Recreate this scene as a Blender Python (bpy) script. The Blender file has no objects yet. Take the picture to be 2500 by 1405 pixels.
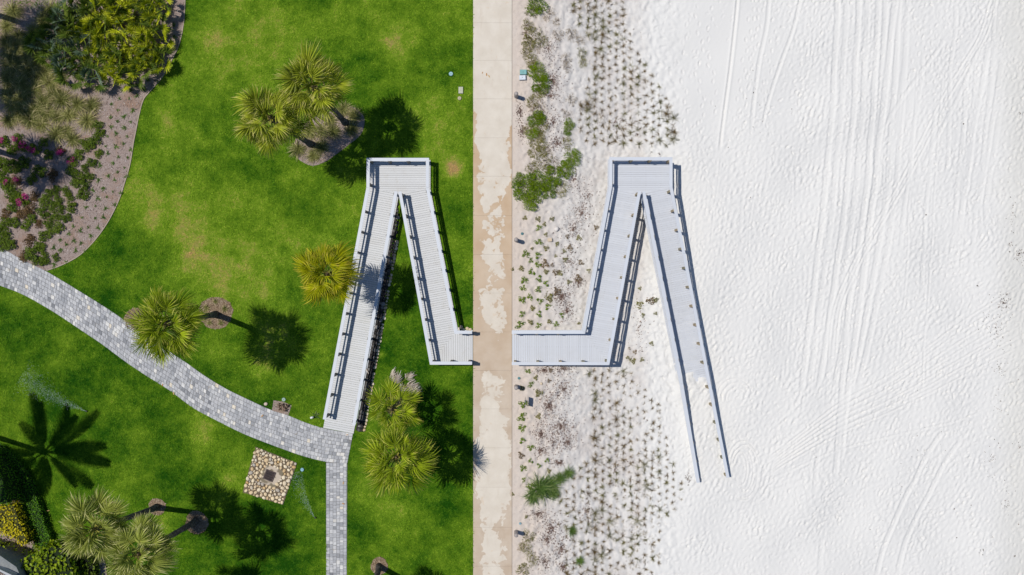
import bpy, math, random
import numpy as np
from mathutils import Vector, Matrix, Quaternion, Euler

def nth(k):
    return '%d%s' % (k, 'th' if 10 < k % 100 < 14 else {1: 'st', 2: 'nd', 3: 'rd'}.get(k % 10, 'th'))
R = random.Random(7)
RN = np.random.default_rng(11)
SC = bpy.context.scene
COL = SC.collection

# ---------------------------------------------------------------- camera, sky, sun, exposure
CAM_H = 64.0            # metres above the lawn
PPM = 38.0              # photo pixels per metre on the lawn
cam = bpy.data.cameras.new('camera')
cam.sensor_width = 36.0
cam.lens = 36.0 * CAM_H / (2500.0 / PPM)
cam.clip_end = 3000
cam.clip_start = 0.5
cam_o = bpy.data.objects.new('camera', cam)
cam_o.location = (0, 0, CAM_H)
COL.objects.link(cam_o)
SC.camera = cam_o

SUN_T = Vector((0.446, -0.140, -1.0))      # shadow run per metre of height
world = bpy.data.worlds.new('World')
SC.world = world
world.use_nodes = True
wn = world.node_tree
bg = wn.nodes['Background']
sky = wn.nodes.new('ShaderNodeTexSky')
sky.sky_type = 'NISHITA'
sky.sun_disc = False
sky.sun_elevation = math.atan2(1.0, math.hypot(SUN_T.x, SUN_T.y))
sky.sun_rotation = math.atan2(-SUN_T.x, -SUN_T.y)
wn.links.new(sky.outputs[0], bg.inputs[0])
bg.inputs[1].default_value = 0.08
sky.ozone_density = 8.0
sky.dust_density = 0.3
sun = bpy.data.lights.new('sun', 'SUN')
sun.energy = 4.0
sun.angle = math.radians(0.53)
sun.color = (1.0, 0.965, 0.91)
sun_o = bpy.data.objects.new('sun', sun)
sun_o.rotation_mode = 'QUATERNION'
sun_o.rotation_quaternion = SUN_T.to_track_quat('-Z', 'Y')
sun_o.location = (-20, 8, 60)
COL.objects.link(sun_o)
vs = SC.view_settings
vs.view_transform = 'Standard'
vs.look = 'None'
vs.exposure = -0.15
vs.gamma = 1.0
vs.use_curve_mapping = False
SC.cycles.max_bounces = 6
SC.cycles.diffuse_bounces = 3
SC.cycles.transparent_max_bounces = 6

# ---------------------------------------------------------------- helpers
def P(px, py, z=0.0):
    k = (CAM_H - z) / CAM_H / PPM
    return Vector(((px - 1250.0) * k, (702.5 - py) * k, z))

def P2(px, py, z=0.0):
    v = P(px, py, z)
    return (v.x, v.y)

def tag(o, label=None, cat=None, group=None, kind=None):
    if label: o['label'] = label
    if cat: o['category'] = cat
    if group: o['group'] = group
    if kind: o['kind'] = kind
    return o

def empty(name, loc, label=None, cat=None, group=None):
    o = bpy.data.objects.new(name, None)
    o.empty_display_size = 0.2
    o.location = loc
    COL.objects.link(o)
    return tag(o, label, cat, group)

def put(name, mesh, parent=None, loc=None, rot=None, scale=None):
    """link an object that uses mesh; loc is in the parent's space"""
    o = bpy.data.objects.new(name, mesh)
    COL.objects.link(o)
    if parent is not None: o.parent = parent
    if loc is not None: o.location = loc
    if rot is not None: o.rotation_euler = rot
    if scale is not None: o.scale = scale
    return o

def wpos(o):
    """world location of an object whose ancestors are only translated"""
    v = Vector(o.location)
    p = o.parent
    while p is not None:
        v += Vector(p.location); p = p.parent
    return v

def mesh_py(name, verts, faces, mat=None, smooth=False, attrs=None):
    m = bpy.data.meshes.new(name)
    m.from_pydata([tuple(v) for v in verts], [], faces)
    if mat is not None: m.materials.append(mat)
    if attrs:
        for k, vals in attrs.items():
            a = m.attributes.new(k, 'FLOAT', 'POINT')
            a.data.foreach_set('value', np.asarray(vals, dtype=np.float32))
    if smooth:
        m.polygons.foreach_set('use_smooth', [True] * len(m.polygons))
    m.update()
    return m

def mesh_np(name, verts, faces, mat=None, smooth=False, attrs=None):
    """verts (N,3), faces (M,k) numpy arrays, k = 3 or 4"""
    verts = np.asarray(verts, dtype=np.float32); faces = np.asarray(faces, dtype=np.int32)
    m = bpy.data.meshes.new(name)
    k = faces.shape[1]
    m.vertices.add(len(verts)); m.vertices.foreach_set('co', verts.ravel())
    m.loops.add(faces.size); m.loops.foreach_set('vertex_index', faces.ravel())
    m.polygons.add(len(faces))
    m.polygons.foreach_set('loop_start', np.arange(0, faces.size, k, dtype=np.int32))
    m.polygons.foreach_set('loop_total', np.full(len(faces), k, dtype=np.int32))
    if smooth: m.polygons.foreach_set('use_smooth', np.ones(len(faces), dtype=bool))
    if attrs:
        for kk, vals in attrs.items():
            a = m.attributes.new(kk, 'FLOAT', 'POINT')
            a.data.foreach_set('value', np.asarray(vals, dtype=np.float32))
    if mat is not None: m.materials.append(mat)
    m.update(calc_edges=True)
    return m

def mk(name, verts, faces, mat, parent=None, smooth=False, attrs=None):
    """mesh object from WORLD coordinates"""
    o = put(name, mesh_py(name, verts, faces, mat, smooth, attrs), parent)
    if parent is not None:
        o.location = -wpos(parent)
    return o

class MB:
    """collects shapes into one mesh"""
    def __init__(s): s.v = []; s.f = []; s.c = []
    def add(s, vs, fs, c=0.0):
        b = len(s.v)
        s.v += [tuple(x) for x in vs]; s.f += [tuple(i + b for i in f) for f in fs]
        if isinstance(c, (int, float)): s.c += [c] * len(vs)
        else: s.c += list(c)
    def box(s, cx, cy, cz, sx, sy, sz, rot=0.0, c=0.0):
        ca, sa = math.cos(rot), math.sin(rot)
        vs = []
        for dz in (-.5, .5):
            for dx, dy in ((-.5, -.5), (.5, -.5), (.5, .5), (-.5, .5)):
                x, y = dx * sx, dy * sy
                vs.append((cx + x * ca - y * sa, cy + x * sa + y * ca, cz + dz * sz))
        s.add(vs, [(0, 3, 2, 1), (4, 5, 6, 7), (0, 1, 5, 4), (1, 2, 6, 5), (2, 3, 7, 6), (3, 0, 4, 7)], c)
    def lathe(s, prof, n=16, cx=0, cy=0, c=0.0):
        vs = []; fs = []
        for r, z in prof:
            for i in range(n):
                a = 2 * math.pi * i / n
                vs.append((cx + r * math.cos(a), cy + r * math.sin(a), z))
        for j in range(len(prof) - 1):
            for i in range(n):
                k = (i + 1) % n
                fs.append((j * n + i, j * n + k, (j + 1) * n + k, (j + 1) * n + i))
        fs.append(tuple(range(n))[::-1])
        fs.append(tuple((len(prof) - 1) * n + i for i in range(n)))
        s.add(vs, fs, c)
    def tube(s, pts, rads, n=8, c=0.0):
        vs = []; fs = []
        for j, p in enumerate(pts):
            p = Vector(p)
            d = Vector(pts[min(j + 1, len(pts) - 1)]) - Vector(pts[max(j - 1, 0)])
            d.normalize()
            u = d.orthogonal().normalized() if abs(d.z) < .9 else d.cross(Vector((0, 1, 0))).normalized()
            w = d.cross(u)
            for i in range(n):
                a = 2 * math.pi * i / n
                vs.append(p + (u * math.cos(a) + w * math.sin(a)) * rads[j])
        for j in range(len(pts) - 1):
            for i in range(n):
                k = (i + 1) % n
                fs.append((j * n + i, j * n + k, (j + 1) * n + k, (j + 1) * n + i))
        fs.append(tuple(range(n))[::-1]); fs.append(tuple((len(pts) - 1) * n + i for i in range(n)))
        s.add(vs, fs, c)
    def mesh(s, name, mat, smooth=False):
        return mesh_py(name, s.v, s.f, mat, smooth, {'c': s.c})

def prism(poly, ztop, zbot):
    """poly list of (x,y); ztop/zbot numbers or functions -> verts, faces"""
    zt = ztop if callable(ztop) else (lambda x, y: ztop)
    zb = zbot if callable(zbot) else (lambda x, y: zbot)
    area = sum(poly[i][0] * poly[(i + 1) % len(poly)][1] - poly[(i + 1) % len(poly)][0] * poly[i][1] for i in range(len(poly)))
    if area < 0: poly = poly[::-1]
    n = len(poly)
    vs = [(x, y, zt(x, y)) for x, y in poly] + [(x, y, zb(x, y)) for x, y in poly]
    fs = [tuple(range(n)), tuple(range(n, 2 * n))[::-1]]
    for i in range(n):
        k = (i + 1) % n
        fs.append((i, i + n, k + n, k))
    return vs, fs

def clip(poly, nx, ny, d):
    """keep nx*x+ny*y <= d"""
    out = []
    for i in range(len(poly)):
        a, b = poly[i], poly[(i + 1) % len(poly)]
        da = nx * a[0] + ny * a[1] - d; db = nx * b[0] + ny * b[1] - d
        if da <= 0: out.append(a)
        if (da < 0) != (db < 0) and abs(da - db) > 1e-12:
            t = da / (da - db)
            out.append((a[0] + (b[0] - a[0]) * t, a[1] + (b[1] - a[1]) * t))
    return out

def inside(poly, X, Y):
    """vectorised point in polygon"""
    X = np.asarray(X); Y = np.asarray(Y)
    r = np.zeros(X.shape, bool)
    n = len(poly)
    for i in range(n):
        x1, y1 = poly[i]; x2, y2 = poly[(i + 1) % n]
        if y1 == y2: continue
        c = ((y1 > Y) != (y2 > Y)) & (X < (x2 - x1) * (Y - y1) / (y2 - y1) + x1)
        r ^= c
    return r

def offset(pts, d):
    """mitred offset of an open 2D polyline to its left"""
    out = []
    for i in range(len(pts)):
        ns = []
        for a, b in ((i - 1, i), (i, i + 1)):
            if a < 0 or b >= len(pts): continue
            dx, dy = pts[b][0] - pts[a][0], pts[b][1] - pts[a][1]
            l = math.hypot(dx, dy)
            ns.append((-dy / l, dx / l))
        if len(ns) == 1: nx, ny = ns[0]
        else:
            nx, ny = ns[0][0] + ns[1][0], ns[0][1] + ns[1][1]
            l2 = (nx * nx + ny * ny) / 2
            nx, ny = nx / l2, ny / l2
        out.append((pts[i][0] + nx * d, pts[i][1] + ny * d))
    return out

def resample(pts, step):
    out = [pts[0]]
    for a, b in zip(pts[:-1], pts[1:]):
        l = math.hypot(b[0] - a[0], b[1] - a[1])
        n = max(1, int(round(l / step)))
        for i in range(1, n + 1):
            out.append((a[0] + (b[0] - a[0]) * i / n, a[1] + (b[1] - a[1]) * i / n))
    return out

def smooth_line(pts, n=8):
    """Catmull-Rom through points"""
    out = []
    for i in range(len(pts) - 1):
        p0 = pts[max(i - 1, 0)]; p1 = pts[i]; p2 = pts[i + 1]; p3 = pts[min(i + 2, len(pts) - 1)]
        for k in range(n):
            t = k / n
            out.append(tuple(.5 * (2 * p1[j] + (p2[j] - p0[j]) * t + (2 * p0[j] - 5 * p1[j] + 4 * p2[j] - p3[j]) * t * t
                                   + (3 * p1[j] - p0[j] - 3 * p2[j] + p3[j]) * t ** 3) for j in range(2)))
    out.append(tuple(pts[-1]))
    return out

# ---------------------------------------------------------------- materials
class M:
    def __init__(s, name, rough=0.8, spec=0.25):
        s.m = bpy.data.materials.new(name); s.m.use_nodes = True
        s.t = s.m.node_tree; s.b = s.t.nodes['Principled BSDF']; s.out = s.t.nodes['Material Output']
        s.b.inputs['Roughness'].default_value = rough
        s.b.inputs['Specular IOR Level'].default_value = spec
    def n(s, typ, ins=None, out=0, **props):
        nd = s.t.nodes.new(typ)
        for k, v in props.items(): setattr(nd, k, v)
        for k, v in (ins or {}).items():
            if isinstance(v, bpy.types.NodeSocket): s.t.links.new(v, nd.inputs[k])
            else: nd.inputs[k].default_value = v
        return nd.outputs[out]
    def pos(s): return s.n('ShaderNodeNewGeometry')
    def noise(s, scale, detail=3, rough=.55, dist=0.0, vec=None):
        ins = {'Scale': scale, 'Detail': detail, 'Roughness': rough, 'Distortion': dist, 'Vector': vec if vec is not None else s.pos()}
        return s.n('ShaderNodeTexNoise', ins)
    def voro(s, scale, vec=None, out=0, feature='F1'):
        return s.n('ShaderNodeTexVoronoi', {'Scale': scale, 'Vector': vec if vec is not None else s.pos()}, out, feature=feature)
    def math(s, op, a, b=0.0, c=0.0, clamp=False):
        return s.n('ShaderNodeMath', {0: a, 1: b, 2: c}, operation=op, use_clamp=clamp)
    def ss(s, x, a, b, lo=0.0, hi=1.0):
        return s.n('ShaderNodeMapRange', {0: x, 1: a, 2: b, 3: lo, 4: hi}, interpolation_type='SMOOTHSTEP')
    def mix(s, f, a, b, blend='MIX'):
        nd = s.t.nodes.new('ShaderNodeMix'); nd.data_type = 'RGBA'; nd.blend_type = blend
        for k, v in ((0, f), (6, a), (7, b)):
            if isinstance(v, bpy.types.NodeSocket): s.t.links.new(v, nd.inputs[k])
            else: nd.inputs[k].default_value = v if k == 0 else (*v, 1)
        return nd.outputs[2]
    def ramp(s, f, stops, interp='LINEAR'):
        nd = s.t.nodes.new('ShaderNodeValToRGB'); r = nd.color_ramp; r.interpolation = interp
        while len(r.elements) < len(stops): r.elements.new(0.5)
        for e, (p, c) in zip(r.elements, stops): e.position = p; e.color = (*c, 1)
        s.t.links.new(f, nd.inputs[0])
        return nd.outputs[0]
    def attr(s, name): return s.n('ShaderNodeAttribute', None, 2, attribute_name=name)
    def rnd(s): return s.n('ShaderNodeObjectInfo', None, 5)
    def color(s, c):
        if isinstance(c, bpy.types.NodeSocket): s.t.links.new(c, s.b.inputs['Base Color'])
        else: s.b.inputs['Base Color'].default_value = (*c, 1)
        s.col = c
        return s
    def bump(s, h, strength=.4, dist=.02):
        o = s.n('ShaderNodeBump', {'Strength': strength, 'Distance': dist, 'Height': h})
        s.t.links.new(o, s.b.inputs['Normal'])
        return s
    def leaf(s, c, trans=.3, tint=(1.25, 1.25, .5)):
        """principled + translucent"""
        s.color(c)
        tr = s.t.nodes.new('ShaderNodeBsdfTranslucent')
        s.t.links.new(s.mix(1.0, c, tint, 'MULTIPLY'), tr.inputs[0])
        mx = s.t.nodes.new('ShaderNodeMixShader'); mx.inputs[0].default_value = trans
        s.t.links.new(s.b.outputs[0], mx.inputs[1]); s.t.links.new(tr.outputs[0], mx.inputs[2])
        s.t.links.new(mx.outputs[0], s.out.inputs[0])
        return s

def grass_color(m, bright=1.0):
    dry = m.attr('dry')
    big = m.noise(.30, 4, .62)
    mid = m.noise(1.1, 6, .72)
    fine = m.noise(6.5, 3, .7, .5)
    f = m.math('ADD', dry, m.math('MULTIPLY', m.math('SUBTRACT', big, .5), 1.35))
    f = m.math('ADD', f, m.math('MULTIPLY', m.math('SUBTRACT', mid, .5), .95))
    f = m.math('ADD', f, m.math('MULTIPLY', m.math('SUBTRACT', fine, .5), .50), clamp=True)
    b = bright
    return m.ramp(f, [(0.0, (.014 * b, .075 * b, .002 * b)), (.22, (.058 * b, .148 * b, .005 * b)), (.42, (.115 * b, .222 * b, .010 * b)),
                      (.62, (.185 * b, .310 * b, .018 * b)), (.8, (.30 * b, .34 * b, .055 * b)), (1.0, (.44 * b, .30 * b, .12 * b))])

m_lawn = M('lawn_soil_and_thatch', .95, .05)
m_lawn.color(grass_color(m_lawn, .72)).bump(m_lawn.noise(22, 3, .7), .7, .03)
m_blade = M('grass_blade', .7, .08)
_c = m_blade.attr('c')
_gc = grass_color(m_blade, 1.12)
m_blade.leaf(m_blade.mix(_c, _gc, m_blade.mix(1.0, _gc, (1.4, 1.3, 1.2), 'MULTIPLY')), .25, (1.2, 1.2, .4))

m_mulch = M('mulch', .95, .1)
_v = m_mulch.noise(14, 4, .75, .6)
_v2 = m_mulch.noise(.8, 3)
m_mulch.color(m_mulch.mix(m_mulch.ss(_v2, .45, .75), m_mulch.ramp(_v, [(.25, (.17, .125, .105)), (.5, (.32, .25, .22)), (.75, (.44, .37, .34))]), (.30, .20, .15)))
m_mulch.bump(_v, .8, .05)
m_ring = M('brown_ring_mulch', .95, .1)
_v = m_ring.noise(11, 4, .75, .6)
m_ring.color(m_ring.ramp(_v, [(.25, (.10, .065, .04)), (.5, (.24, .17, .11)), (.75, (.38, .29, .20))])).bump(_v, .9, .06)
m_rchip = M('brown_ring_chip', .9, .1)
m_rchip.color(m_rchip.ramp(m_rchip.attr('c'), [(0, (.08, .05, .03)), (.5, (.25, .175, .115)), (1, (.46, .37, .27))]))
m_chip = M('mulch_chip', .9, .1)
m_chip.color(m_chip.ramp(m_chip.attr('c'), [(0, (.15, .105, .085)), (.5, (.31, .24, .21)), (.95, (.46, .39, .36)), (1, (.60, .55, .50))]))

def paver_mat():
    m = M('tumbled_paver', .85, .2)
    c = m.attr('c')
    base = m.ramp(c, [(0, (.17, .175, .185)), (.25, (.29, .295, .305)), (.6, (.41, .41, .415)), (.85, (.51, .505, .495)), (.95, (.62, .60, .56)), (1, (.62, .55, .44))])
    n1 = m.noise(6, 4, .7, .5)
    base = m.mix(m.ss(n1, .35, .75, .0, .6), base, m.mix(1.0, base, (1.5, 1.5, 1.5), 'MULTIPLY'))
    n2 = m.noise(.9, 3)
    base = m.mix(m.ss(n2, .58, .75, 0, .5), base, m.mix(1.0, base, (.62, .64, .68), 'MULTIPLY'))
    n3 = m.noise(2.3, 4, .6, .3)
    base = m.mix(m.ss(n3, .62, .72, 0, .45), base, (.36, .30, .22))
    m.color(base).bump(m.noise(25, 3), .3, .01)
    return m.m
MAT_PAVER = paver_mat()
m_joint = M('paver_joint_sand', .95, .05)
m_joint.color(m_joint.ramp(m_joint.noise(8), [(.3, (.13, .125, .12)), (.7, (.25, .24, .23))]))

def concrete_mat():
    m = M('stained_concrete', .85, .2)
    sep = m.n('ShaderNodeSeparateXYZ', {0: m.pos()})
    x = sep; y = sep.node.outputs[1]
    n1 = m.noise(.75, 5, .55, .5)
    n2 = m.noise(2.6, 4, .5, .6)
    e = m.math('ABSOLUTE', m.math('DIVIDE', m.math('ADD', x, 1.2), 1.25))       # 0 in the middle, 1 at the edges
    edge = m.math('MULTIPLY', m.math('POWER', e, 2.5), .46)
    # damp stretch in the middle of the walk, weaker towards both ends
    yt = m.math('MULTIPLY', m.ss(m.math('ABSOLUTE', m.math('ADD', y, 0.6)), 5.0, 11.0, .31, 0.03), 1.0)
    yt2 = m.math('MULTIPLY', m.ss(m.math('ABSOLUTE', m.math('ADD', y, 4.0)), .8, 1.9, .22, 0.0), 1.0)
    yt3 = m.ss(y, -13.0, -15.6, 0.0, .26)
    yt4 = m.ss(y, 9.0, 13.0, 0.0, -.30)
    s = m.math('ADD', m.math('ADD', n1, m.math('MULTIPLY', m.math('SUBTRACT', n2, .5), .55)), edge)
    for q in (yt, yt2, yt3, yt4): s = m.math('ADD', s, q)
    f = m.math('ADD', m.math('MULTIPLY', m.ss(s, .838, .882), .82), m.math('MULTIPLY', m.ss(s, .70, 1.05), .28))
    soft = m.noise(1.1, 4, .6)
    dryc = m.ramp(soft, [(.3, (.61, .54, .445)), (.7, (.69, .625, .53))])
    wetc = m.mix(m.ss(y, 6, -9), m.ramp(m.noise(.55, 3), [(.35, (.50, .355, .225)), (.65, (.58, .45, .32))]), m.ramp(m.noise(.8, 3), [(.35, (.49, .385, .285)), (.65, (.57, .475, .375))]))
    base = m.mix(f, dryc, wetc)
    rim = m.math('MULTIPLY', m.ss(s, .855, .87), m.ss(s, .93, .875))
    base = m.mix(m.math('MULTIPLY', rim, .12), base, (.40, .30, .20))
    d = m.noise(3.5, 5, .7, .4)
    base = m.mix(m.ss(d, .58, .78, 0, .40), base, (.43, .385, .33))
    stretch = m.n('ShaderNodeVectorMath', {0: m.pos(), 1: (1.0, .22, 1.0)}, operation='MULTIPLY')
    base = m.mix(m.ss(m.noise(2.2, 4, .6, .3, stretch), .55, .75, 0, .30), base, (.50, .40, .30))
    base = m.mix(m.ss(m.noise(1.7, 3, .5, 1.5), .68, .72, 0, .22), base, (.60, .40, .22))
    m.color(base).bump(m.noise(40, 2), .15, .004)
    return m.m
MAT_CONC = concrete_mat()

def sand_mat():
    m = M('white_sand', .95, .1)
    g = m.pos()
    sep = m.n('ShaderNodeSeparateXYZ', {0: g}); x = sep
    n = m.noise(.5, 4, .6)
    n2 = m.noise(5.5, 5, .7, .4)
    tan = m.math('ADD', m.ss(x, .1, 4.2, 1.0, 0.0), m.math('MULTIPLY', m.math('SUBTRACT', n, .5), 1.6), clamp=True)
    tan = m.math('MULTIPLY', tan, m.ss(x, 5.5, 8.5, 1.0, 0.0))
    dune = m.ss(x, 8.0, 9.4, 1.0, 0.0)
    base = m.mix(m.math('MULTIPLY', dune, m.ss(n, .30, .62, .95, .25)), (.71, .692, .655), (.58, .53, .485))
    base = m.mix(tan, base, (.60, .515, .44))
    speck = m.math('MULTIPLY', m.ss(n2, .56, .74), dune)
    base = m.mix(m.math('MULTIPLY', speck, .60), base, (.36, .295, .245))
    speck2 = m.math('MULTIPLY', m.ss(m.noise(17, 3, .7), .60, .72), dune)
    base = m.mix(m.math('MULTIPLY', speck2, .45), base, (.33, .275, .235))
    wet = m.ss(m.math('ADD', x, m.math('MULTIPLY', n, 2.0)), 32.0, 34.5)
    base = m.mix(m.math('MULTIPLY', wet, .5), base, (.60, .58, .52))
    m.color(base).bump(m.noise(11, 4, .65), .35, .03)
    return m.m
MAT_SAND = sand_mat()

def white_mat(name, c, dirt, rough=.55):
    m = M(name, rough, .3)
    n = m.noise(2.2, 5, .7, .5); r = m.rnd()
    base = m.mix(m.math('MULTIPLY', r, .55), c, tuple(x * .88 for x in c))
    base = m.mix(m.ss(n, .52, .8, 0, .55), base, dirt)
    base = m.mix(m.ss(m.noise(.6, 4, .6), .5, .75, 0, .30), base, dirt)
    m.color(base).bump(m.noise(30, 2), .1, .003)
    return m.m
MAT_DECK_W = white_mat('warm_white_decking', (.60, .60, .595), (.47, .44, .39))
MAT_DECK_C = white_mat('cool_white_decking', (.595, .61, .64), (.52, .52, .52))
MAT_RAIL = white_mat('white_painted_rail', (.605, .63, .67), (.54, .54, .53), .45)
m_post = M('weathered_post', .85, .15)
m_post.color(m_post.mix(m_post.rnd(), m_post.ramp(m_post.noise(7, 4), [(.3, (.13, .12, .11)), (.7, (.27, .26, .24))]), (.17, .16, .14)))
m_post2 = M('tan_timber_post', .85, .15)
m_post2.color(m_post2.mix(m_post2.rnd(), (.24, .23, .16), (.42, .33, .22)))
m_beam = M('treated_beam', .9, .1); m_beam.color((.30, .27, .23))

def simple(name, c, rough=.8, spec=.2, var=None):
    m = M(name, rough, spec)
    if var is None: m.color(c)
    else: m.color(m.mix(m.ss(m.noise(6, 4), .35, .7), c, var))
    return m.m
MAT_TRUNK = simple('palm_trunk_bark', (.055, .047, .042), .95, .1, (.17, .15, .135))
MAT_BOOT = simple('palm_boot_fibre', (.12, .085, .05), .95, .1, (.26, .20, .12))

def frond_mat(name, lo, hi, tip, tipamt=.8, trans=.28):
    m = M(name, .5, .15)
    c = m.attr('c'); t = m.attr('tip')
    r = m.rnd()
    f = m.math('ADD', m.math('MULTIPLY', c, .6), m.math('MULTIPLY', r, .4))
    base = m.mix(f, lo, hi)
    tt = m.math('MULTIPLY', m.ss(m.math('ADD', t, m.math('MULTIPLY', m.math('SUBTRACT', c, .5), .6)), .62, 1.05), tipamt)
    base = m.mix(tt, base, tip)
    m.leaf(base, trans)
    return m.m
MAT_FROND = {
    'olive': frond_mat('frond_olive', (.060, .090, .004), (.50, .55, .045), (.70, .56, .25), .6),
    'lime': frond_mat('frond_lime', (.110, .140, .003), (.52, .52, .008), (.70, .50, .09), .6),
    'green': frond_mat('frond_green', (.055, .100, .003), (.44, .54, .024), (.66, .54, .16), .55),
    'pale': frond_mat('frond_pale', (.075, .110, .014), (.44, .48, .095), (.76, .68, .34), .7),
    'dead': frond_mat('frond_dead', (.16, .11, .06), (.36, .27, .17), (.55, .47, .38), .9, .15),
    'coco': frond_mat('frond_coconut', (.03, .06, .01), (.10, .14, .02), (.3, .28, .1), .4),
}
m_pet = M('petiole_yellow', .5, .3); m_pet.color(m_pet.mix(m_pet.rnd(), (.13, .15, .03), (.36, .33, .05)))
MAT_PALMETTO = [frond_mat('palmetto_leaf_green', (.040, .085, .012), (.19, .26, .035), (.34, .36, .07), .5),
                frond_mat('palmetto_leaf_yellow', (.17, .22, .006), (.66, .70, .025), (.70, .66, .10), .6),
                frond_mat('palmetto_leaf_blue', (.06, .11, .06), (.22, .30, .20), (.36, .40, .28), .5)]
def leaf_mat(name, lo, hi, trans=.25, rough=.5):
    m = M(name, rough, .3)
    f = m.math('ADD', m.math('MULTIPLY', m.attr('c'), .7), m.math('MULTIPLY', m.rnd(), .3))
    m.b.inputs['Specular IOR Level'].default_value = .15
    m.leaf(m.mix(f, lo, hi), trans)
    return m.m
MAT_BUSH = leaf_mat('shrub_leaf_green', (.025, .065, .004), (.19, .26, .022))
MAT_BUSHR = leaf_mat('shrub_leaf_bronze', (.06, .035, .015), (.22, .14, .055))
MAT_PINK = leaf_mat('pink_bract', (.35, .02, .16), (.80, .10, .42), .35)
MAT_DBRIGHT = leaf_mat('dune_leaf_bright', (.045, .110, .003), (.25, .34, .010))
MAT_DOLIVE = leaf_mat('dune_leaf_olive', (.075, .080, .012), (.32, .29, .075))
MAT_DBROWN = leaf_mat('dune_leaf_brown', (.11, .07, .035), (.38, .28, .16))
MAT_OAT = frond_mat('sea_oats_blade', (.048, .030, .008), (.24, .165, .055), (.48, .35, .19), .55, .2)
MAT_OATG = frond_mat('sea_oats_blade_green', (.045, .045, .010), (.21, .19, .05), (.48, .40, .22), .5, .2)
MAT_FOUNT = frond_mat('fountain_grass_blade', (.075, .095, .016), (.38, .37, .12), (.74, .62, .34), .9, .3)
MAT_FOUNTG = frond_mat('cord_grass_blade', (.035, .090, .014), (.17, .27, .055), (.36, .40, .16), .7, .3)
MAT_CROTON = leaf_mat('yellow_croton_leaf', (.46, .37, .008), (.90, .80, .03), .3, .5)
MAT_HEDGE = leaf_mat('clipped_hedge_leaf', (.035, .115, .004), (.16, .37, .012), .2)
MAT_GLOSSY = leaf_mat('glossy_broad_leaf', (.050, .115, .004), (.46, .56, .025), .25, .35)
MAT_TWIG = simple('twig', (.10, .07, .05), .9, .1)
m_stone = M('beige_river_stone', .8, .25)
m_stone.color(m_stone.mix(m_stone.ss(m_stone.noise(7, 4), .4, .7, 0, .5), m_stone.ramp(m_stone.rnd(), [(0, (.62, .47, .28)), (.3, (.74, .60, .39)), (.55, (.78, .68, .50)), (.75, (.55, .35, .14)), (.85, (.72, .62, .46)), (1, (.40, .37, .33))]), (.48, .36, .22)))
m_dstone = M('dark_river_stone', .7, .3)
m_dstone.color(m_dstone.mix(m_dstone.ss(m_dstone.noise(9, 3), .5, .7, 0, .6), m_dstone.ramp(m_dstone.rnd(), [(0, (.018, .016, .015)), (.6, (.05, .045, .04)), (.85, (.12, .11, .10)), (1, (.28, .26, .24))]), (.03, .028, .026)))
m_tstone = M('tan_edging_stone', .85, .2)
m_tstone.color(m_tstone.ramp(m_tstone.rnd(), [(0, (.50, .36, .22)), (.5, (.62, .50, .33)), (1, (.70, .62, .48))]))

# ================================================================= GROUND
XL, XR = P(1155, 0).x, P(1250, 0).x           # edges of the concrete walk
# ---- outlines traced from the photograph (photo pixels)
BED_EDGE = [(452, -60), (452, 0), (448, 60), (437, 110), (418, 150), (395, 190), (365, 225), (350, 245), (340, 280), (332, 320), (326, 350),
            (318, 400), (305, 445), (290, 490), (268, 535), (245, 570), (220, 600), (190, 627), (150, 648), (114, 661)]
PATH_TOP = [(-420, 480), (-200, 540), (0, 607), (37, 625), (75, 644), (115, 664), (174, 699), (250, 746), (302, 781), (360, 824), (442, 877), (497, 916), (551, 949),
            (606, 976), (661, 1001), (702, 1014), (743, 1031), (791, 1046), (862, 1059)]
PATH_BOT = [(-420, 560), (-200, 625), (0, 698), (60, 722), (130, 762), (195, 805), (250, 842), (305, 883), (360, 920), (414, 954), (469, 995), (524, 1025), (584, 1055),
            (624, 1072), (674, 1091), (736, 1113), (796, 1128), (848, 1131)]
w2 = lambda L, z=0: [P2(x, y, z) for x, y in L]
bed_edge_w = smooth_line(w2(BED_EDGE), 5)
top_w = smooth_line(w2(PATH_TOP), 6)
bot_w = smooth_line(w2(PATH_BOT), 6)
path_poly = top_w + bot_w[::-1]
spur_poly = w2([(796, 1128), (848, 1131), (846, 1500), (796, 1500)])
bed_poly = bed_edge_w + [p for p in top_w if p[0] < P(114, 661).x][::-1] + [(-44, 12), (-44, 22)]
bed_lawn_corner = w2([(-60, -60), (150, -60), (140, 0), (115, 20), (90, 27), (60, 18), (30, 6), (0, 3), (-60, 0)])
ISLAND = [(835, 263), (862, 262), (885, 280), (890, 300), (880, 330), (850, 355), (820, 378), (795, 395), (765, 405), (740, 397), (722, 380), (720, 345), (735, 318), (757, 292), (800, 275)]
island_poly = smooth_line(w2(ISLAND + ISLAND[:1]), 4)[:-1]
RINGS = [(527, 765, 41), (383, 1238, 21), (480, 1276, 28), (926, 1382, 21), (330, 780, 27)]
HEDGE_BED = [(-80, 1075), (0, 1083), (34, 1114), (69, 1154), (87, 1189), (104, 1242), (117, 1289), (131, 1327), (150, 1336), (200, 1330), (255, 1362), (262, 1410), (262, 1500), (-80, 1500)]
hedge_bed_poly = w2(HEDGE_BED)
BASIN = [(624, 1091), (725, 1131), (691, 1233), (592, 1203)]
basin_poly = w2(BASIN)

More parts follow.
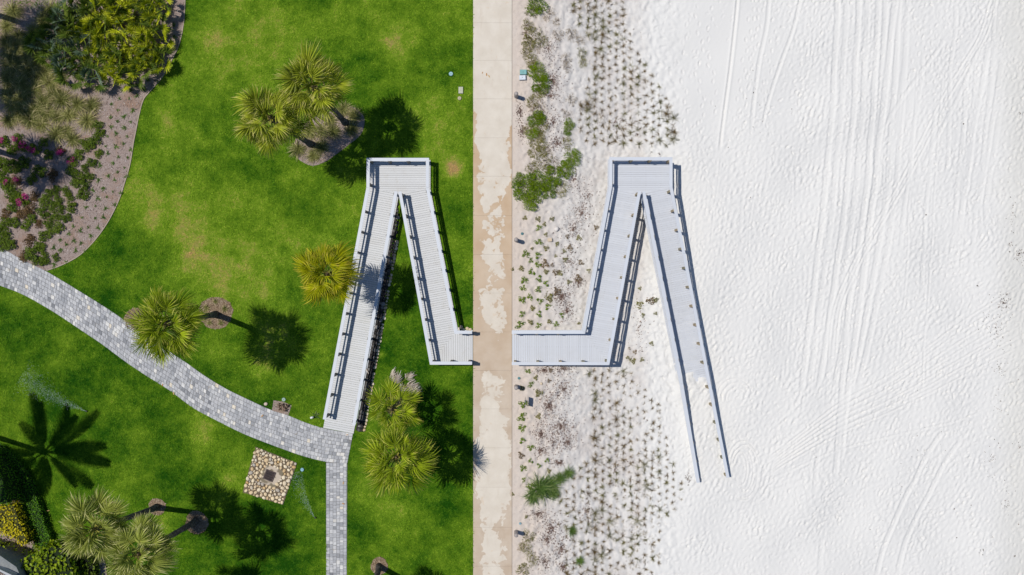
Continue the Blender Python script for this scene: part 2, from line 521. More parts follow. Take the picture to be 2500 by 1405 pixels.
DRY = [(620, 110, 160, .22), (540, 90, 70, .16), (960, 105, 34, .30), (410, 300, 60, .22), (370, 470, 90, .26), (530, 640, 140, .30), (1000, 60, 110, .18),
       (1080, 300, 90, .16), (1108, 412, 24, .46), (800, 480, 120, .14), (600, 740, 60, .24), (690, 820, 40, .26), (500, 1055, 34, .38), (500, 1120, 55, .26),
       (560, 1190, 50, .28), (640, 900, 60, .22), (932, 866, 8, .60), (390, 1265, 40, .28), (950, 1240, 60, .20), (1135, 1300, 26, .26), (760, 590, 60, .16),
       (545, 690, 40, .25), (480, 560, 70, .2), (900, 1180, 40, .15), (870, 1210, 30, .2), (990, 1280, 70, .14),
       # greener, wetter ground
       (180, 900, 260, -.16), (600, 1300, 220, -.14), (860, 200, 90, -.14), (1050, 200, 60, -.18), (700, 430, 80, -.12), (1000, 850, 130, -.16), (1000, 1200, 130, -.12),
       (280, 620, 70, -.16), (330, 330, 40, -.18), (460, 150, 40, -.15), (640, 1000, 80, -.14), (1080, 700, 90, -.15), (1030, 1050, 100, -.14), (810, 560, 60, -.12)]
def dryness(X, Y):
    d = np.full(np.shape(X), .375)
    px = X * PPM + 1250; py = 702.5 - Y * PPM
    d = d - .03 * np.clip((py - 650) / 300, -1, 1.2)
    for x, y, r, a in DRY:
        a = a * .85 if (a > 0 and r > 45) else a
        d = d + a * np.exp(-(((px - x) ** 2 + (py - y) ** 2) / (r * r)))
    return d

def grid_sheet(xs, ys, Z, name, mat, attrs=None, smooth=True):
    X, Y = np.meshgrid(xs, ys)
    V = np.stack([X, Y, Z], -1).reshape(-1, 3)
    ny, nx = X.shape
    i = (np.arange(ny - 1)[:, None] * nx + np.arange(nx - 1)[None, :]).ravel()
    F = np.stack([i, i + 1, i + nx + 1, i + nx], -1)
    return mesh_np(name, V, F, mat, smooth, attrs)

coarse = np.array([2, 5, 10, 20, 40, 80, 160, 320, 640, 1200.])
xs = np.concatenate([-(36 + coarse)[::-1], np.arange(-36, XL - .1, .3), [XL]])
ys = np.concatenate([-(21 + coarse)[::-1], np.arange(-21, 21.01, .3), 21 + coarse])
Xg, Yg = np.meshgrid(xs, ys)
Zl = -.02 + .015 * np.sin(Xg * .7 + 1) * np.cos(Yg * .5)
Zl[:, -1] = -.03
lawn = put('lawn', grid_sheet(xs, ys, Zl, 'lawn', m_lawn.m, {'dry': dryness(Xg, Yg).ravel()}))
tag(lawn, kind='structure')

# ---- sand: one height field, finely divided where the camera looks
DX = .055
fx = np.arange(XR, 36.0, DX); fy = np.arange(-20.5, 20.5, DX)
nx, ny = len(fx), len(fy)
FX, FY = np.meshgrid(fx, fy)
def fnoise(lam, seed, aniso=1.0, theta=0.0, bw=.45):
    rg = np.random.default_rng(seed)
    F = np.fft.rfft2(rg.standard_normal((ny, nx)))
    ky = np.fft.fftfreq(ny, DX)[:, None]; kx = np.fft.rfftfreq(nx, DX)[None, :]
    c, s = math.cos(theta), math.sin(theta)
    u = kx * c + ky * s; v = (-kx * s + ky * c) * aniso
    k = np.sqrt(u * u + v * v) + 1e-9
    F *= np.exp(-(np.log(k * lam) / bw) ** 2)
    r = np.fft.irfft2(F, s=(ny, nx))
    return r / r.std()
def sstep(x, a, b):
    t = np.clip((x - a) / (b - a), 0, 1)
    return t * t * (3 - 2 * t)
SPX = FX * PPM + 1250; SPY = 702.5 - FY * PPM       # photo pixels (at path level)
def sand_base(X, Y):
    px = X * PPM + 1250; py = 702.5 - Y * PPM
    z = -.05 - 1.15 * sstep(px, 1262, 1545)
    z = z - .12 * sstep(px, 1800, 2600)
    z = z + .20 * sstep(py, 905, 950) * sstep(py, 1190, 1040) * np.exp(-((px - 1700 - (py - 940) * .2) / 42.) ** 4)
    z = z + .05 * np.sin(px * .16 + 1.7 * np.sin(py * .11)) * np.exp(-((py - 938) / 40.) ** 2 - ((px - 1695) / 60.) ** 2)
    z = z + .34 * np.exp(-((py - 735) / 130.) ** 2 - ((px - 1690) / 110.) ** 2)
    return z
SZ = sand_base(FX, FY)
beach = sstep(SPX, 1625, 1700)
dune = 1 - beach
calm = np.clip(np.exp(-(((SPX - 1790) / 150) ** 4 + ((SPY - 110) / 230) ** 4)), 0, 1)
calm = np.maximum(calm, .8 * np.exp(-(((SPX - 2240) / 50) ** 2 + ((SPY - 150) / 190) ** 2)))
calm = np.maximum(calm, .75 * np.exp(-(((SPX - 1690) / 60) ** 2 + ((SPY - 180) / 200) ** 2)))
calm = np.maximum(calm, .45 * sstep(SPY, 1290, 1405) * np.exp(-((SPX - 2050) / 400) ** 2))
tr = np.clip(beach * (1 - .93 * calm), 0, 1)
patchy = .55 + .45 * np.clip(.5 + .5 * fnoise(3.2, 5), 0, 1.4)
n1 = fnoise(.33, 21, 2.2, math.radians(-28), .38)
n2 = fnoise(.24, 22, 1.5, math.radians(-55), .42)
n3 = fnoise(.40, 23, 1.0, 0, .40)
nv = fnoise(.30, 24, 7.0, math.radians(-6), .40)
nd = fnoise(.28, 25, 6.0, math.radians(-52), .40)
vert = np.exp(-(((SPX - 2085 + .095 * SPY) / 130) ** 4)) * sstep(SPY, 1150, 850)
diag = np.exp(-(((SPX - 2150) / 330) ** 4 + ((SPY - 960 + .55 * (SPX - 2150)) / 110) ** 4))
rough = np.where(n1 > 0, n1 * 1.15, n1 * .8)
SZ += tr * patchy * (.0112 * rough + .0060 * n2 + .0060 * n3 + .0085 * nv * vert + .0085 * nd * diag)
SZ += dune * (.020 * fnoise(.75, 31, 1.2, .4, .5) + .010 * fnoise(.36, 32, 1.3, 1.0)) * sstep(SPX, 1252, 1285)
SZ += dune * .006 * sstep(SPX, 1250, 1258) * fnoise(.4, 33)
LOW = beach * .05 * fnoise(6.0, 41)
SZ += LOW

def dist_poly(pts):
    """distance and arc length from a world polyline, on a sub-window"""
    pts = np.asarray(pts)
    x0, x1 = pts[:, 0].min() - .8, pts[:, 0].max() + .8
    y0, y1 = pts[:, 1].min() - .8, pts[:, 1].max() + .8
    ix0, ix1 = np.searchsorted(fx, [x0, x1]); iy0, iy1 = np.searchsorted(fy, [y0, y1])
    if ix1 <= ix0 or iy1 <= iy0: return None
    X = FX[iy0:iy1, ix0:ix1]; Y = FY[iy0:iy1, ix0:ix1]
    D = np.full(X.shape, 9.0); S = np.zeros(X.shape); s0 = 0
    for a, b in zip(pts[:-1], pts[1:]):
        d = b - a; l = np.hypot(*d)
        if l < 1e-6: continue
        t = np.clip(((X - a[0]) * d[0] + (Y - a[1]) * d[1]) / (l * l), 0, 1)
        sd = ((X - a[0]) * d[1] - (Y - a[1]) * d[0]) / l
        dd = np.hypot(X - a[0] - t * d[0], Y - a[1] - t * d[1])
        m = dd < np.abs(D)
        D = np.where(m, np.where(sd < 0, -dd, dd), D); S = np.where(m, s0 + t * l, S); s0 += l
    return (slice(iy0, iy1), slice(ix0, ix1)), D, S, s0
def track(px_pts, width=.17, depth=.025, tread=.0, flatten=.8, berm=.5):
    ln = smooth_line([P2(x, y, -1.2) for x, y in px_pts], 6)
    r = dist_poly(ln)
    if r is None: return
    win, D, S, L = r
    A = np.abs(D)
    fade = sstep(S, 0, 1.2) * sstep(L - S, 0, 1.2) if tread >= 0 else 1
    core = np.exp(-(A / width) ** 6) * fade
    zb = sand_base(FX[win], FY[win]) + LOW[win]
    depth = depth * 1.35
    SZ[win] = SZ[win] * (1 - flatten * core) + (zb - depth) * flatten * core
    SZ[win] += berm * depth * np.exp(-((A - width * 1.35) / .07) ** 2) * fade
    if tread > 0: SZ[win] += tread * core * np.sin(S * 2 * math.pi / .14 + 3 * D)
# ---- vehicle and cart tracks traced from the photograph
track([(1803, -40), (1797, 40), (1786, 140), (1772, 250), (1760, 345), (1757, 380)], .10, .045, 0, .8, .6)
track([(1882, -40), (1872, 60), (1853, 150), (1840, 250), (1832, 330)], .12, .028, 0, .8, .5)
track([(1962, -40), (1940, 60), (1907, 150), (1878, 240), (1858, 320)], .11, .032, 0, .8, .5)
for dx, d in ((0, .03), (22, .018), (52, .03), (74, .018), (100, .026), (118, .02), (150, .026), (172, .018)):
    track([(2046 + dx, -40), (2040 + dx, 120), (2025 + dx, 350), (2003 + dx, 560), (1978 + dx * .9, 780), (1955 + dx * .8, 960)], .17, d, .006, .75, .45)
track([(2190, -40), (2172, 130), (2150, 330), (2128, 520), (2100, 740), (2066, 980), (2052, 1130)], .19, .034, .006, .8, .5)
track([(2082, 640), (2066, 820), (2052, 1000), (2046, 1080), (2038, 1180)], .17, .03, .004, .8, .4)
track([(2000, 1070), (1992, 1150), (1985, 1220)], .15, .025, .004, .8, .4)
for dx in (0, 17):
    track([(2430 + dx, -40), (2395 + dx, 80), (2350 + dx, 160), (2300 + dx, 240), (2255 + dx, 330), (2200 + dx, 440), (2130 + dx, 560), (2075 + dx, 660), (2035 + dx, 760), (2020 + dx, 900)], .07, .028, 0, .6, .7)
track([(2320, 80), (2270, 150), (2200, 245), (2150, 330)], .12, .024, .003, .7, .5)
track([(2400, 100), (2340, 240), (2290, 330), (2250, 420)], .12, .022, .004, .7, .4)
track([(2420, 90), (2400, 200), (2378, 320), (2360, 460), (2330, 600)], .17, .026, .005, .7, .4)
track([(2450, 130), (2430, 260), (2412, 380), (2390, 520)], .17, .022, .005, .7, .4)
for k in range(7):
    a = k / 6
    track([(2500, 690 + 150 * a), (2330, 800 + 130 * a), (2190, 905 + 95 * a), (2050, 985 + 75 * a), (1920 - 20 * a, 1085 + 60 * a), (1870, 1125 + 60 * a)], .07, .022 + .008 * R.random(), 0, .55, .8)
track([(2420, 1000), (2330, 1030), (2180, 1065), (2030, 1105), (1900, 1165)], .08, .022, 0, .5, .7)
track([(2310, 1040), (2265, 1110), (2235, 1170), (2210, 1215), (2180, 1280), (2160, 1330), (2138, 1420)], .15, .032, 0, .8, .5)
track([(2360, 1060), (2320, 1110), (2290, 1165), (2265, 1215), (2225, 1290), (2205, 1340), (2190, 1420)], .15, .028, 0, .8, .5)
track([(2010, 1290), (2005, 1340), (1998, 1420)], .16, .02, .003, .7, .4)
for k in range(13):
    x0 = 2215 + 21 * k + R.uniform(-8, 8); sl = R.uniform(-.16, -.02); y0 = R.uniform(-60, 300); y1 = y0 + R.uniform(350, 800)
    track([(x0 + sl * y + R.uniform(-4, 4), y) for y in np.linspace(y0, y1, 6)], R.choice((.07, .13, .16)), R.uniform(.010, .02), R.choice((0, .004)), .6, .5)
for k in range(9):
    x0 = 1700 + 30 * k + R.uniform(-8, 8); y0 = R.uniform(330, 480); y1 = y0 + R.uniform(200, 450)
    track([(x0 - .12 * (y - 400) + R.uniform(-4, 4), y) for y in np.linspace(y0, y1, 6)], R.choice((.06, .12)), R.uniform(.008, .016), 0, .5, .6)
for cx, cy, rx, ry, a0, a1 in ((1815, 1150, 40, 72, -150, 110), (1812, 1148, 28, 55, -150, 100), (1808, 1145, 17, 40, -160, 95), (1818, 1152, 33, 64, -120, 105),
                               (1795, 970, 42, 45, -190, -20), (1797, 972, 34, 36, -190, -30), (1797, 974, 24, 26, -190, -40)):
    track([(cx + rx * math.cos(math.radians(a0 + (a1 - a0) * t / 14)), cy + ry * math.sin(math.radians(a0 + (a1 - a0) * t / 14))) for t in range(15)], .06, .026, -1, .6, .9)
# ---- footprints
def footprint(x, y, ang, depth=.035, s=1.0):
    ix, iy = int((x - fx[0]) / DX), int((y - fy[0]) / DX)
    r = 7
    if ix < r or iy < r or ix >= nx - r or iy >= ny - r: return
    win = (slice(iy - r, iy + r + 1), slice(ix - r, ix + r + 1))
    dx = FX[win] - x; dy = FY[win] - y
    c, sn = math.cos(ang), math.sin(ang)
    u = (dx * c + dy * sn) / (.155 * s); v = (-dx * sn + dy * c) / (.075 * s)
    q = u * u + v * v
    SZ[win] += -depth * np.exp(-q ** 1.6) + .45 * depth * np.exp(-((np.sqrt(q) - 1.55) / .38) ** 2)
def trail(px_pts, step=.62, depth=.035):
    ln = resample([P2(x, y, -1.2) for x, y in px_pts], step)
    for i in range(len(ln) - 1):
        a, b = ln[i], ln[i + 1]
        an = math.atan2(b[1] - a[1], b[0] - a[0])
        sd = .11 if i % 2 else -.11
        footprint(a[0] - math.sin(an) * sd + R.gauss(0, .03), a[1] + math.cos(an) * sd + R.gauss(0, .03), an + R.gauss(0, .15), depth * R.uniform(.75, 1.2))
for t in ([(1840, 0), (1825, 100), (1805, 220), (1790, 340)], [(1850, 0), (1838, 120), (1815, 260), (1800, 360)], [(1860, 0), (1845, 110), (1820, 230), (1808, 350)],
          [(1898, 0), (1885, 100), (1875, 200), (1865, 330)], [(1990, 0), (1980, 100), (1965, 200), (1940, 300)], [(2005, 60), (1990, 140), (1965, 210), (1930, 300)],
          [(1700, 40), (1710, 100), (1700, 180), (1720, 260), (1700, 340)], [(1740, 20), (1720, 120), (1745, 200), (1740, 300)], [(1680, 60), (1660, 150), (1675, 250), (1670, 340)],
          [(1990, 210), (1930, 235), (1860, 270), (1800, 320)], [(1975, 265), (1900, 275), (1830, 300)], [(1660, 380), (1720, 420), (1760, 520), (1800, 640)],
          [(2220, 20), (2250, 90), (2230, 170), (2200, 260)], [(2290, 40), (2260, 140), (2240, 240)], [(1600, 720), (1620, 820), (1640, 940), (1665, 1060), (1690, 1180)],
          [(1590, 800), (1610, 900), (1630, 1000), (1655, 1120)], [(1580, 860), (1600, 980), (1640, 1090)]):
    trail(t)
Wt = (beach * (1 - .9 * calm)) * patchy
idx = RN.choice(nx * ny, 6500, p=(Wt / Wt.sum()).ravel())
for k in idx:
    iy, ix = divmod(int(k), nx)
    a = math.radians(62) + R.gauss(0, .6) if R.random() < .75 else R.uniform(0, 6.28)
    footprint(fx[ix], fy[iy], a, R.uniform(.012, .030), R.uniform(.7, 1.05))
Wd = dune * sstep(SPX, 1256, 1290) * (1 - .75 * np.exp(-(((SPX - 1530) / 110) ** 4 + ((SPY - 190) / 170) ** 4)))
idx = RN.choice(nx * ny, 1500, p=(Wd / Wd.sum()).ravel())
for k in idx:
    iy, ix = divmod(int(k), nx)
    footprint(fx[ix], fy[iy], R.uniform(0, 6.28), R.uniform(.012, .035), R.uniform(.7, 1.2))
def sand_z(x, y):
    ix = min(max(int(round((x - fx[0]) / DX)), 0), nx - 1); iy = min(max(int(round((y - fy[0]) / DX)), 0), ny - 1)
    return float(SZ[iy, ix])
xs2 = np.concatenate([fx, 36 + coarse]); ys2 = np.concatenate([-(20.5 + coarse)[::-1], fy, 20.5 + coarse])
ZZ = np.pad(SZ, ((len(coarse), len(coarse)), (0, len(coarse))), mode='edge')
edge_fade = np.ones_like(ZZ)
sand = put('beach_sand', grid_sheet(xs2, ys2, ZZ, 'beach_sand', MAT_SAND))
tag(sand, kind='structure')

# ---- concrete walk: one slab for each bay
walk = tag(empty('concrete_path', (XL, 0, 0)), kind='structure')
JOINTS = [-40, 56, 148, 242, 337, 431, 527, 622, 716, 811, 905, 999, 1094, 1190, 1288, 1383, 1480]
def slab(y0, y1):
    bx = XL + .004, XR - .006
    b = .005
    vs = []
    for z, i in ((-.14, 0), (-b, 0), (0, b)):
        vs += [(bx[0] + i, y0 + i, z), (bx[1] - i, y0 + i, z), (bx[1] - i, y1 - i, z), (bx[0] + i, y1 - i, z)]
    fs = [(8, 9, 10, 11)]
    for j in (0, 4):
        for i in range(4):
            k = (i + 1) % 4
            fs.append((j + i, j + k, j + 4 + k, j + 4 + i))
    dz = R.uniform(-.003, .003)
    mk('slab', [(x, y, z + dz) for x, y, z in vs], fs, MAT_CONC, walk)
for a, b in zip(JOINTS[:-1], JOINTS[1:]):
    slab(P(0, b).y + .002, P(0, a).y - .002)
slab(P(0, JOINTS[0]).y + .005, 400); slab(-400, P(0, JOINTS[-1]).y - .005)
mk('joint_bed', [(XL, -400, -.05), (XR, -400, -.05), (XR, 400, -.05), (XL, 400, -.05)], [(0, 1, 2, 3)], m_joint.m, walk)

# ---- planting beds
def sheet(name, poly, z, mat):
    o = mk(name, [(x, y, z) for x, y in poly], [tuple(range(len(poly)))], mat)
    return tag(o, kind='structure')
def ngon_area(poly): return sum(poly[i][0] * poly[i - 1][1] - poly[i - 1][0] * poly[i][1] for i in range(len(poly))) / 2
def ccw(poly): return poly if ngon_area(poly) < 0 else poly[::-1]
sheet('garden_bed', ccw(bed_poly), .004, m_mulch.m)
sheet('hedge_bed', ccw(hedge_bed_poly), .004, m_mulch.m)
sheet('palm_island_bed', ccw(island_poly), .005, m_mulch.m)
ring_polys = []
for i, (x, y, r) in enumerate(RINGS):
    c = P(x, y); pr = r / PPM
    poly = [(c.x + pr * (1 + .06 * math.sin(3 * a + i) + .04 * math.sin(11 * a + 2 * i)) * math.cos(a), c.y + pr * (1 + .05 * math.cos(2 * a + i)) * math.sin(a)) for a in [k * 2 * math.pi / 40 for k in range(40)]]
    ring_polys.append(poly)
    n = len(poly)
    vs = [(x_, y_, .0) for x_, y_ in poly] + [(c.x + (x_ - c.x) * .5, c.y + (y_ - c.y) * .5, .010) for x_, y_ in poly] + [(c.x, c.y, .012)]
    fs = [(k, (k + 1) % n, n + (k + 1) % n, n + k) for k in range(n)] + [(n + k, n + (k + 1) % n, 2 * n) for k in range(n)]
    tag(mk('mulch_ring', vs, fs, m_ring.m, smooth=True), kind='structure')
# thin edging along the big bed
m_edge = M('bed_edging', .8, .2); m_edge.color((.40, .33, .25))
e0 = offset(bed_edge_w, -.025); e1 = offset(bed_edge_w, .025)
vs = []; fs = []
for i in range(len(e0)):
    vs += [(*e0[i], .035), (*e1[i], .035), (*e0[i], -.05), (*e1[i], -.05)]
    if i:
        a = 4 * (i - 1); b = 4 * i
        fs += [(a, a + 1, b + 1, b), (a, b, b + 2, a + 2), (a + 1, a + 3, b + 3, b + 1)]
tag(mk('bed_edging', vs, fs, m_edge.m), 'thin tan edging strip between lawn and the big mulched garden bed', 'edging')

def poly_points(poly, dens, jitter=True):
    a = np.array(poly)
    x0, y0 = a.min(0); x1, y1 = a.max(0)
    n = int((x1 - x0) * (y1 - y0) * dens)
    X = RN.uniform(x0, x1, n); Y = RN.uniform(y0, y1, n)
    m = inside(poly, X, Y)
    return X[m], Y[m]
def chips(poly, dens, name, mat=None):
    X, Y = poly_points(poly, dens)
    m = (X > -36.5) & (np.abs(Y) < 20.5)
    X, Y = X[m], Y[m]
    n = len(X)
    a = RN.uniform(0, 6.28, n); l = RN.uniform(.025, .07, n); w = RN.uniform(.008, .018, n); t = RN.uniform(-.4, .4, n)
    ux, uy = np.cos(a) * l, np.sin(a) * l
    vx, vy = -np.sin(a) * w, np.cos(a) * w
    z = RN.uniform(.012, .03, n)
    V = np.stack([np.stack([X + sx * ux + sy * vx, Y + sx * uy + sy * vy, z + sx * t * l * .5], -1) for sx, sy in ((-1, -1), (1, -1), (1, 1), (-1, 1))], 1).reshape(-1, 3)
    F = np.arange(4 * n).reshape(n, 4)
    o = put(name, mesh_np(name, V, F, mat or m_chip.m, False, {'c': np.repeat(RN.random(n), 4)}))
    tag(o, 'loose wood chips strewn over the mulched beds', 'mulch', kind='stuff')
chips(bed_poly, 55, 'mulch_chips')
chips(island_poly, 60, 'mulch_chips')
for rp in ring_polys: chips(rp, 190, 'mulch_chips', m_rchip.m)

# ---- pavers
def paver(poly, name, parent, h=.0, top=.012):
    """bevelled block from an outline, returns verts and faces"""
    cx = sum(p[0] for p in poly) / len(poly); cy = sum(p[1] for p in poly) / len(poly)
    k = .90
    tz = top + R.uniform(-.004, .005)
    tx, ty = R.gauss(0, .012), R.gauss(0, .012)
    z = lambda x, y: tz + (x - cx) * tx + (y - cy) * ty
    n = len(poly)
    vs = [(x, y, -.04) for x, y in poly] + [(x, y, z(x, y) - .012) for x, y in poly] + [(cx + (x - cx) * k, cy + (y - cy) * k, z(x, y)) for x, y in poly]
    fs = [tuple(range(2 * n, 3 * n))]
    for j in (0, n):
        for i in range(n):
            q = (i + 1) % n
            fs.append((j + i, j + q, j + n + q, j + n + i))
    return vs, fs
def make_pavers(parent, blocks, limit):
    rest = MB()
    for i, b in enumerate(blocks):
        if ngon_area(b) > 0: b = b[::-1]
        vs, fs = paver(b, 'paver', parent)
        c = min(1, max(0, R.gauss(.52, .19)))
        if R.random() < .035: c = R.uniform(.88, 1)
        if i < limit: mk('paver', vs, fs, MAT_PAVER, parent, attrs={'c': [c] * len(vs)})
        else: rest.add(vs, fs, c)
    if rest.v:
        o = put('paver_field', rest.mesh('paver_field', MAT_PAVER), parent, -wpos(parent)); o['kind'] = 'stuff'

def interp_line(ln, n):
    ln = np.array(ln); d = np.concatenate([[0], np.cumsum(np.hypot(*np.diff(ln, axis=0).T))])
    s = np.linspace(0, d[-1], n)
    return np.stack([np.interp(s, d, ln[:, 0]), np.interp(s, d, ln[:, 1])], -1)
tw = interp_line(top_w, 401); bw = interp_line(bot_w, 401)
def path_pt(u, v):
    """u 0..1 along, v 0..1 across"""
    i = min(max(u, 0), 1) * 400; k = min(int(i), 399); f = i - k
    a = tw[k] * (1 - f) + tw[k + 1] * f; b = bw[k] * (1 - f) + bw[k + 1] * f
    p = a * (1 - v) + b * v
    return (float(p[0]), float(p[1]))
plen = np.hypot(*np.diff((tw + bw) / 2, axis=0).T).sum()
curve = tag(empty('paver_path', (*path_pt(.8, .5), 0)), kind='structure')
blocks = []
rows = 9
G = .006
for j in range(rows):
    v0, v1 = j / rows, (j + 1) / rows
    u = 1.0 - R.uniform(0, .2) / plen
    first = True
    u_prev = 1.0
    while u_prev > .0:
        w = R.choice([.17, .20, .22, .25, .28]) / plen
        u0 = max(0, u_prev - w)
        if u0 < .3 / plen: u0 = 0
        g = G / plen; gv = G / 2.0
        jit = lambda: R.gauss(0, .004)
        q = [path_pt(u0 + g, v0 + gv), path_pt(u_prev - g, v0 + gv), path_pt(u_prev - g, v1 - gv), path_pt(u0 + g, v1 - gv)]
        q = [(x + jit(), y + jit()) for x, y in q]
        if max(p[0] for p in q) > P(-30, 0).x: blocks.append((u_prev, q))
        u_prev = u0
blocks.sort(key=lambda t: -t[0])
make_pavers(curve, [b for _, b in blocks], 298)
mk('joint_bed', [(*p, -.002) for p in path_poly], [tuple(range(len(path_poly)))] if ngon_area(path_poly) < 0 else [tuple(range(len(path_poly)))[::-1]], m_joint.m, curve)
spur = tag(empty('paver_walk', (*P2(821, 1260), 0)), kind='structure')
blocks = []
xa, xb = P(796.5, 0).x, P(846.5, 0).x
y = P(0, 1131).y
cols = 6
for j in range(cols):
    x0 = xa + (xb - xa) * j / cols; x1 = xa + (xb - xa) * (j + 1) / cols
    y = P(0, 1130).y - R.uniform(0, .05)
    while y > P(0, 1450).y:
        h = R.choice([.17, .19, .21, .23, .26])
        jit = lambda: R.gauss(0, .004)
        blocks.append([(a + jit(), b + jit()) for a, b in ((x0 + G, y - h + G), (x1 - G, y - h + G), (x1 - G, y - G), (x0 + G, y - G))])
        y -= h
make_pavers(spur, blocks, 290)
mk('joint_bed', [(*p, -.003) for p in ccw(spur_poly)], [(0, 1, 2, 3)], m_joint.m, spur)

# ---- grass: short blades standing on the lawn sheet, one mass
solid_px = [[(790, 1058), (780, 1024), (895, 458), (895, 380), (1050, 380), (1050, 458), (1122, 805), (1160, 805), (1160, 895), (1046, 895), (978, 560), (885, 1050), (862, 1060)]]
deck_poly = w2(solid_px[0])
xg = RN.uniform(-34.5, XL - .03, 150000); yg = RN.uniform(-19.6, 19.6, 150000)
keep = np.ones(len(xg), bool)
for pl in [path_poly, spur_poly, island_poly, hedge_bed_poly, basin_poly, deck_poly] + ring_polys:
    keep &= ~inside(pl, xg, yg)
ib = inside(bed_poly, xg, yg) & ~inside(bed_lawn_corner, xg, yg)
keep &= ~ib
xg, yg = xg[keep], yg[keep]
n = len(xg)
dr = dryness(xg, yg)
Vs = []; Cs = []; Ds = []
for k in range(3):
    n = n if k < 2 else n // 3
    xg, yg, dr = xg[:n], yg[:n], dr[:n]
    swirl = 3.0 * np.sin(xg * .9 + 2 * np.sin(yg * .6)) + 2.5 * np.cos(yg * 1.1 + xg * .4)
    a = np.where(RN.random(n) < .6, swirl + RN.normal(0, .7, n), RN.uniform(0, 6.28, n)); kk = 1.0 if k < 2 else 1.7
    l = RN.uniform(.06, .15, n) * kk; w = RN.uniform(.012, .024, n) * (1 if k < 2 else 1.25); h = RN.uniform(.02, .075, n)
    ox = RN.normal(0, .03, n); oy = RN.normal(0, .03, n)
    bx, by = xg + ox, yg + oy
    px_, py_ = -np.sin(a) * w, np.cos(a) * w
    z0 = -.02 + .015 * np.sin(bx * .7 + 1) * np.cos(by * .5)
    V = np.stack([np.stack([bx + px_, by + py_, z0], -1), np.stack([bx - px_, by - py_, z0], -1),
                  np.stack([bx + np.cos(a) * l, by + np.sin(a) * l, z0 + h], -1)], 1)
    Vs.append(V.reshape(-1, 3)); Cs.append(np.repeat(RN.random(n) ** (2 if k < 2 else .7), 3)); Ds.append(np.repeat(dr + RN.normal(0, .07, n), 3))
V = np.concatenate(Vs); Fc = np.arange(len(V)).reshape(-1, 3)
grass = put('lawn_grass', mesh_np('lawn_grass', V, Fc, m_blade.m, False, {'c': np.concatenate(Cs), 'dry': np.concatenate(Ds)}))
tag(grass, 'mown green lawn grass with yellowed patches', 'grass', kind='stuff')

# ================================================================= BOARDWALK RAMPS
def lin(p, q, zp, zq):
    """plane height linear along p->q"""
    dx, dy = q[0] - p[0], q[1] - p[1]; l2 = dx * dx + dy * dy
    return lambda x, y: zp + (zq - zp) * (((x - p[0]) * dx + (y - p[1]) * dy) / l2)
def boards(root, poly, axis, zf, mat, pitch=.142, width=.131, thick=.03, start=0.0):
    """planks across axis, clipped to a convex outline"""
    l = math.hypot(*axis); ax, ay = axis[0] / l, axis[1] / l
    s = [p[0] * ax + p[1] * ay for p in poly]
    k = 0; s0 = min(s) + start
    while s0 + k * pitch < max(s):
        a = s0 + k * pitch; k += 1
        q = clip(poly, -ax, -ay, -a); q = clip(q, ax, ay, a + width) if len(q) > 2 else []
        q2 = []
        for p in q:
            if not q2 or math.hypot(p[0] - q2[-1][0], p[1] - q2[-1][1]) > .004: q2.append(p)
        if len(q2) > 2 and abs(ngon_area(q2)) > .01:
            dz = R.uniform(-.002, .002)
            f = lambda x, y: zf(x, y) + dz
            vs, fs = prism(q2, f, lambda x, y: f(x, y) - thick)
            mk('deck_board', vs, fs, mat, root)
CAP_W, CAP_T, RAIL_H = .20, .04, 1.05
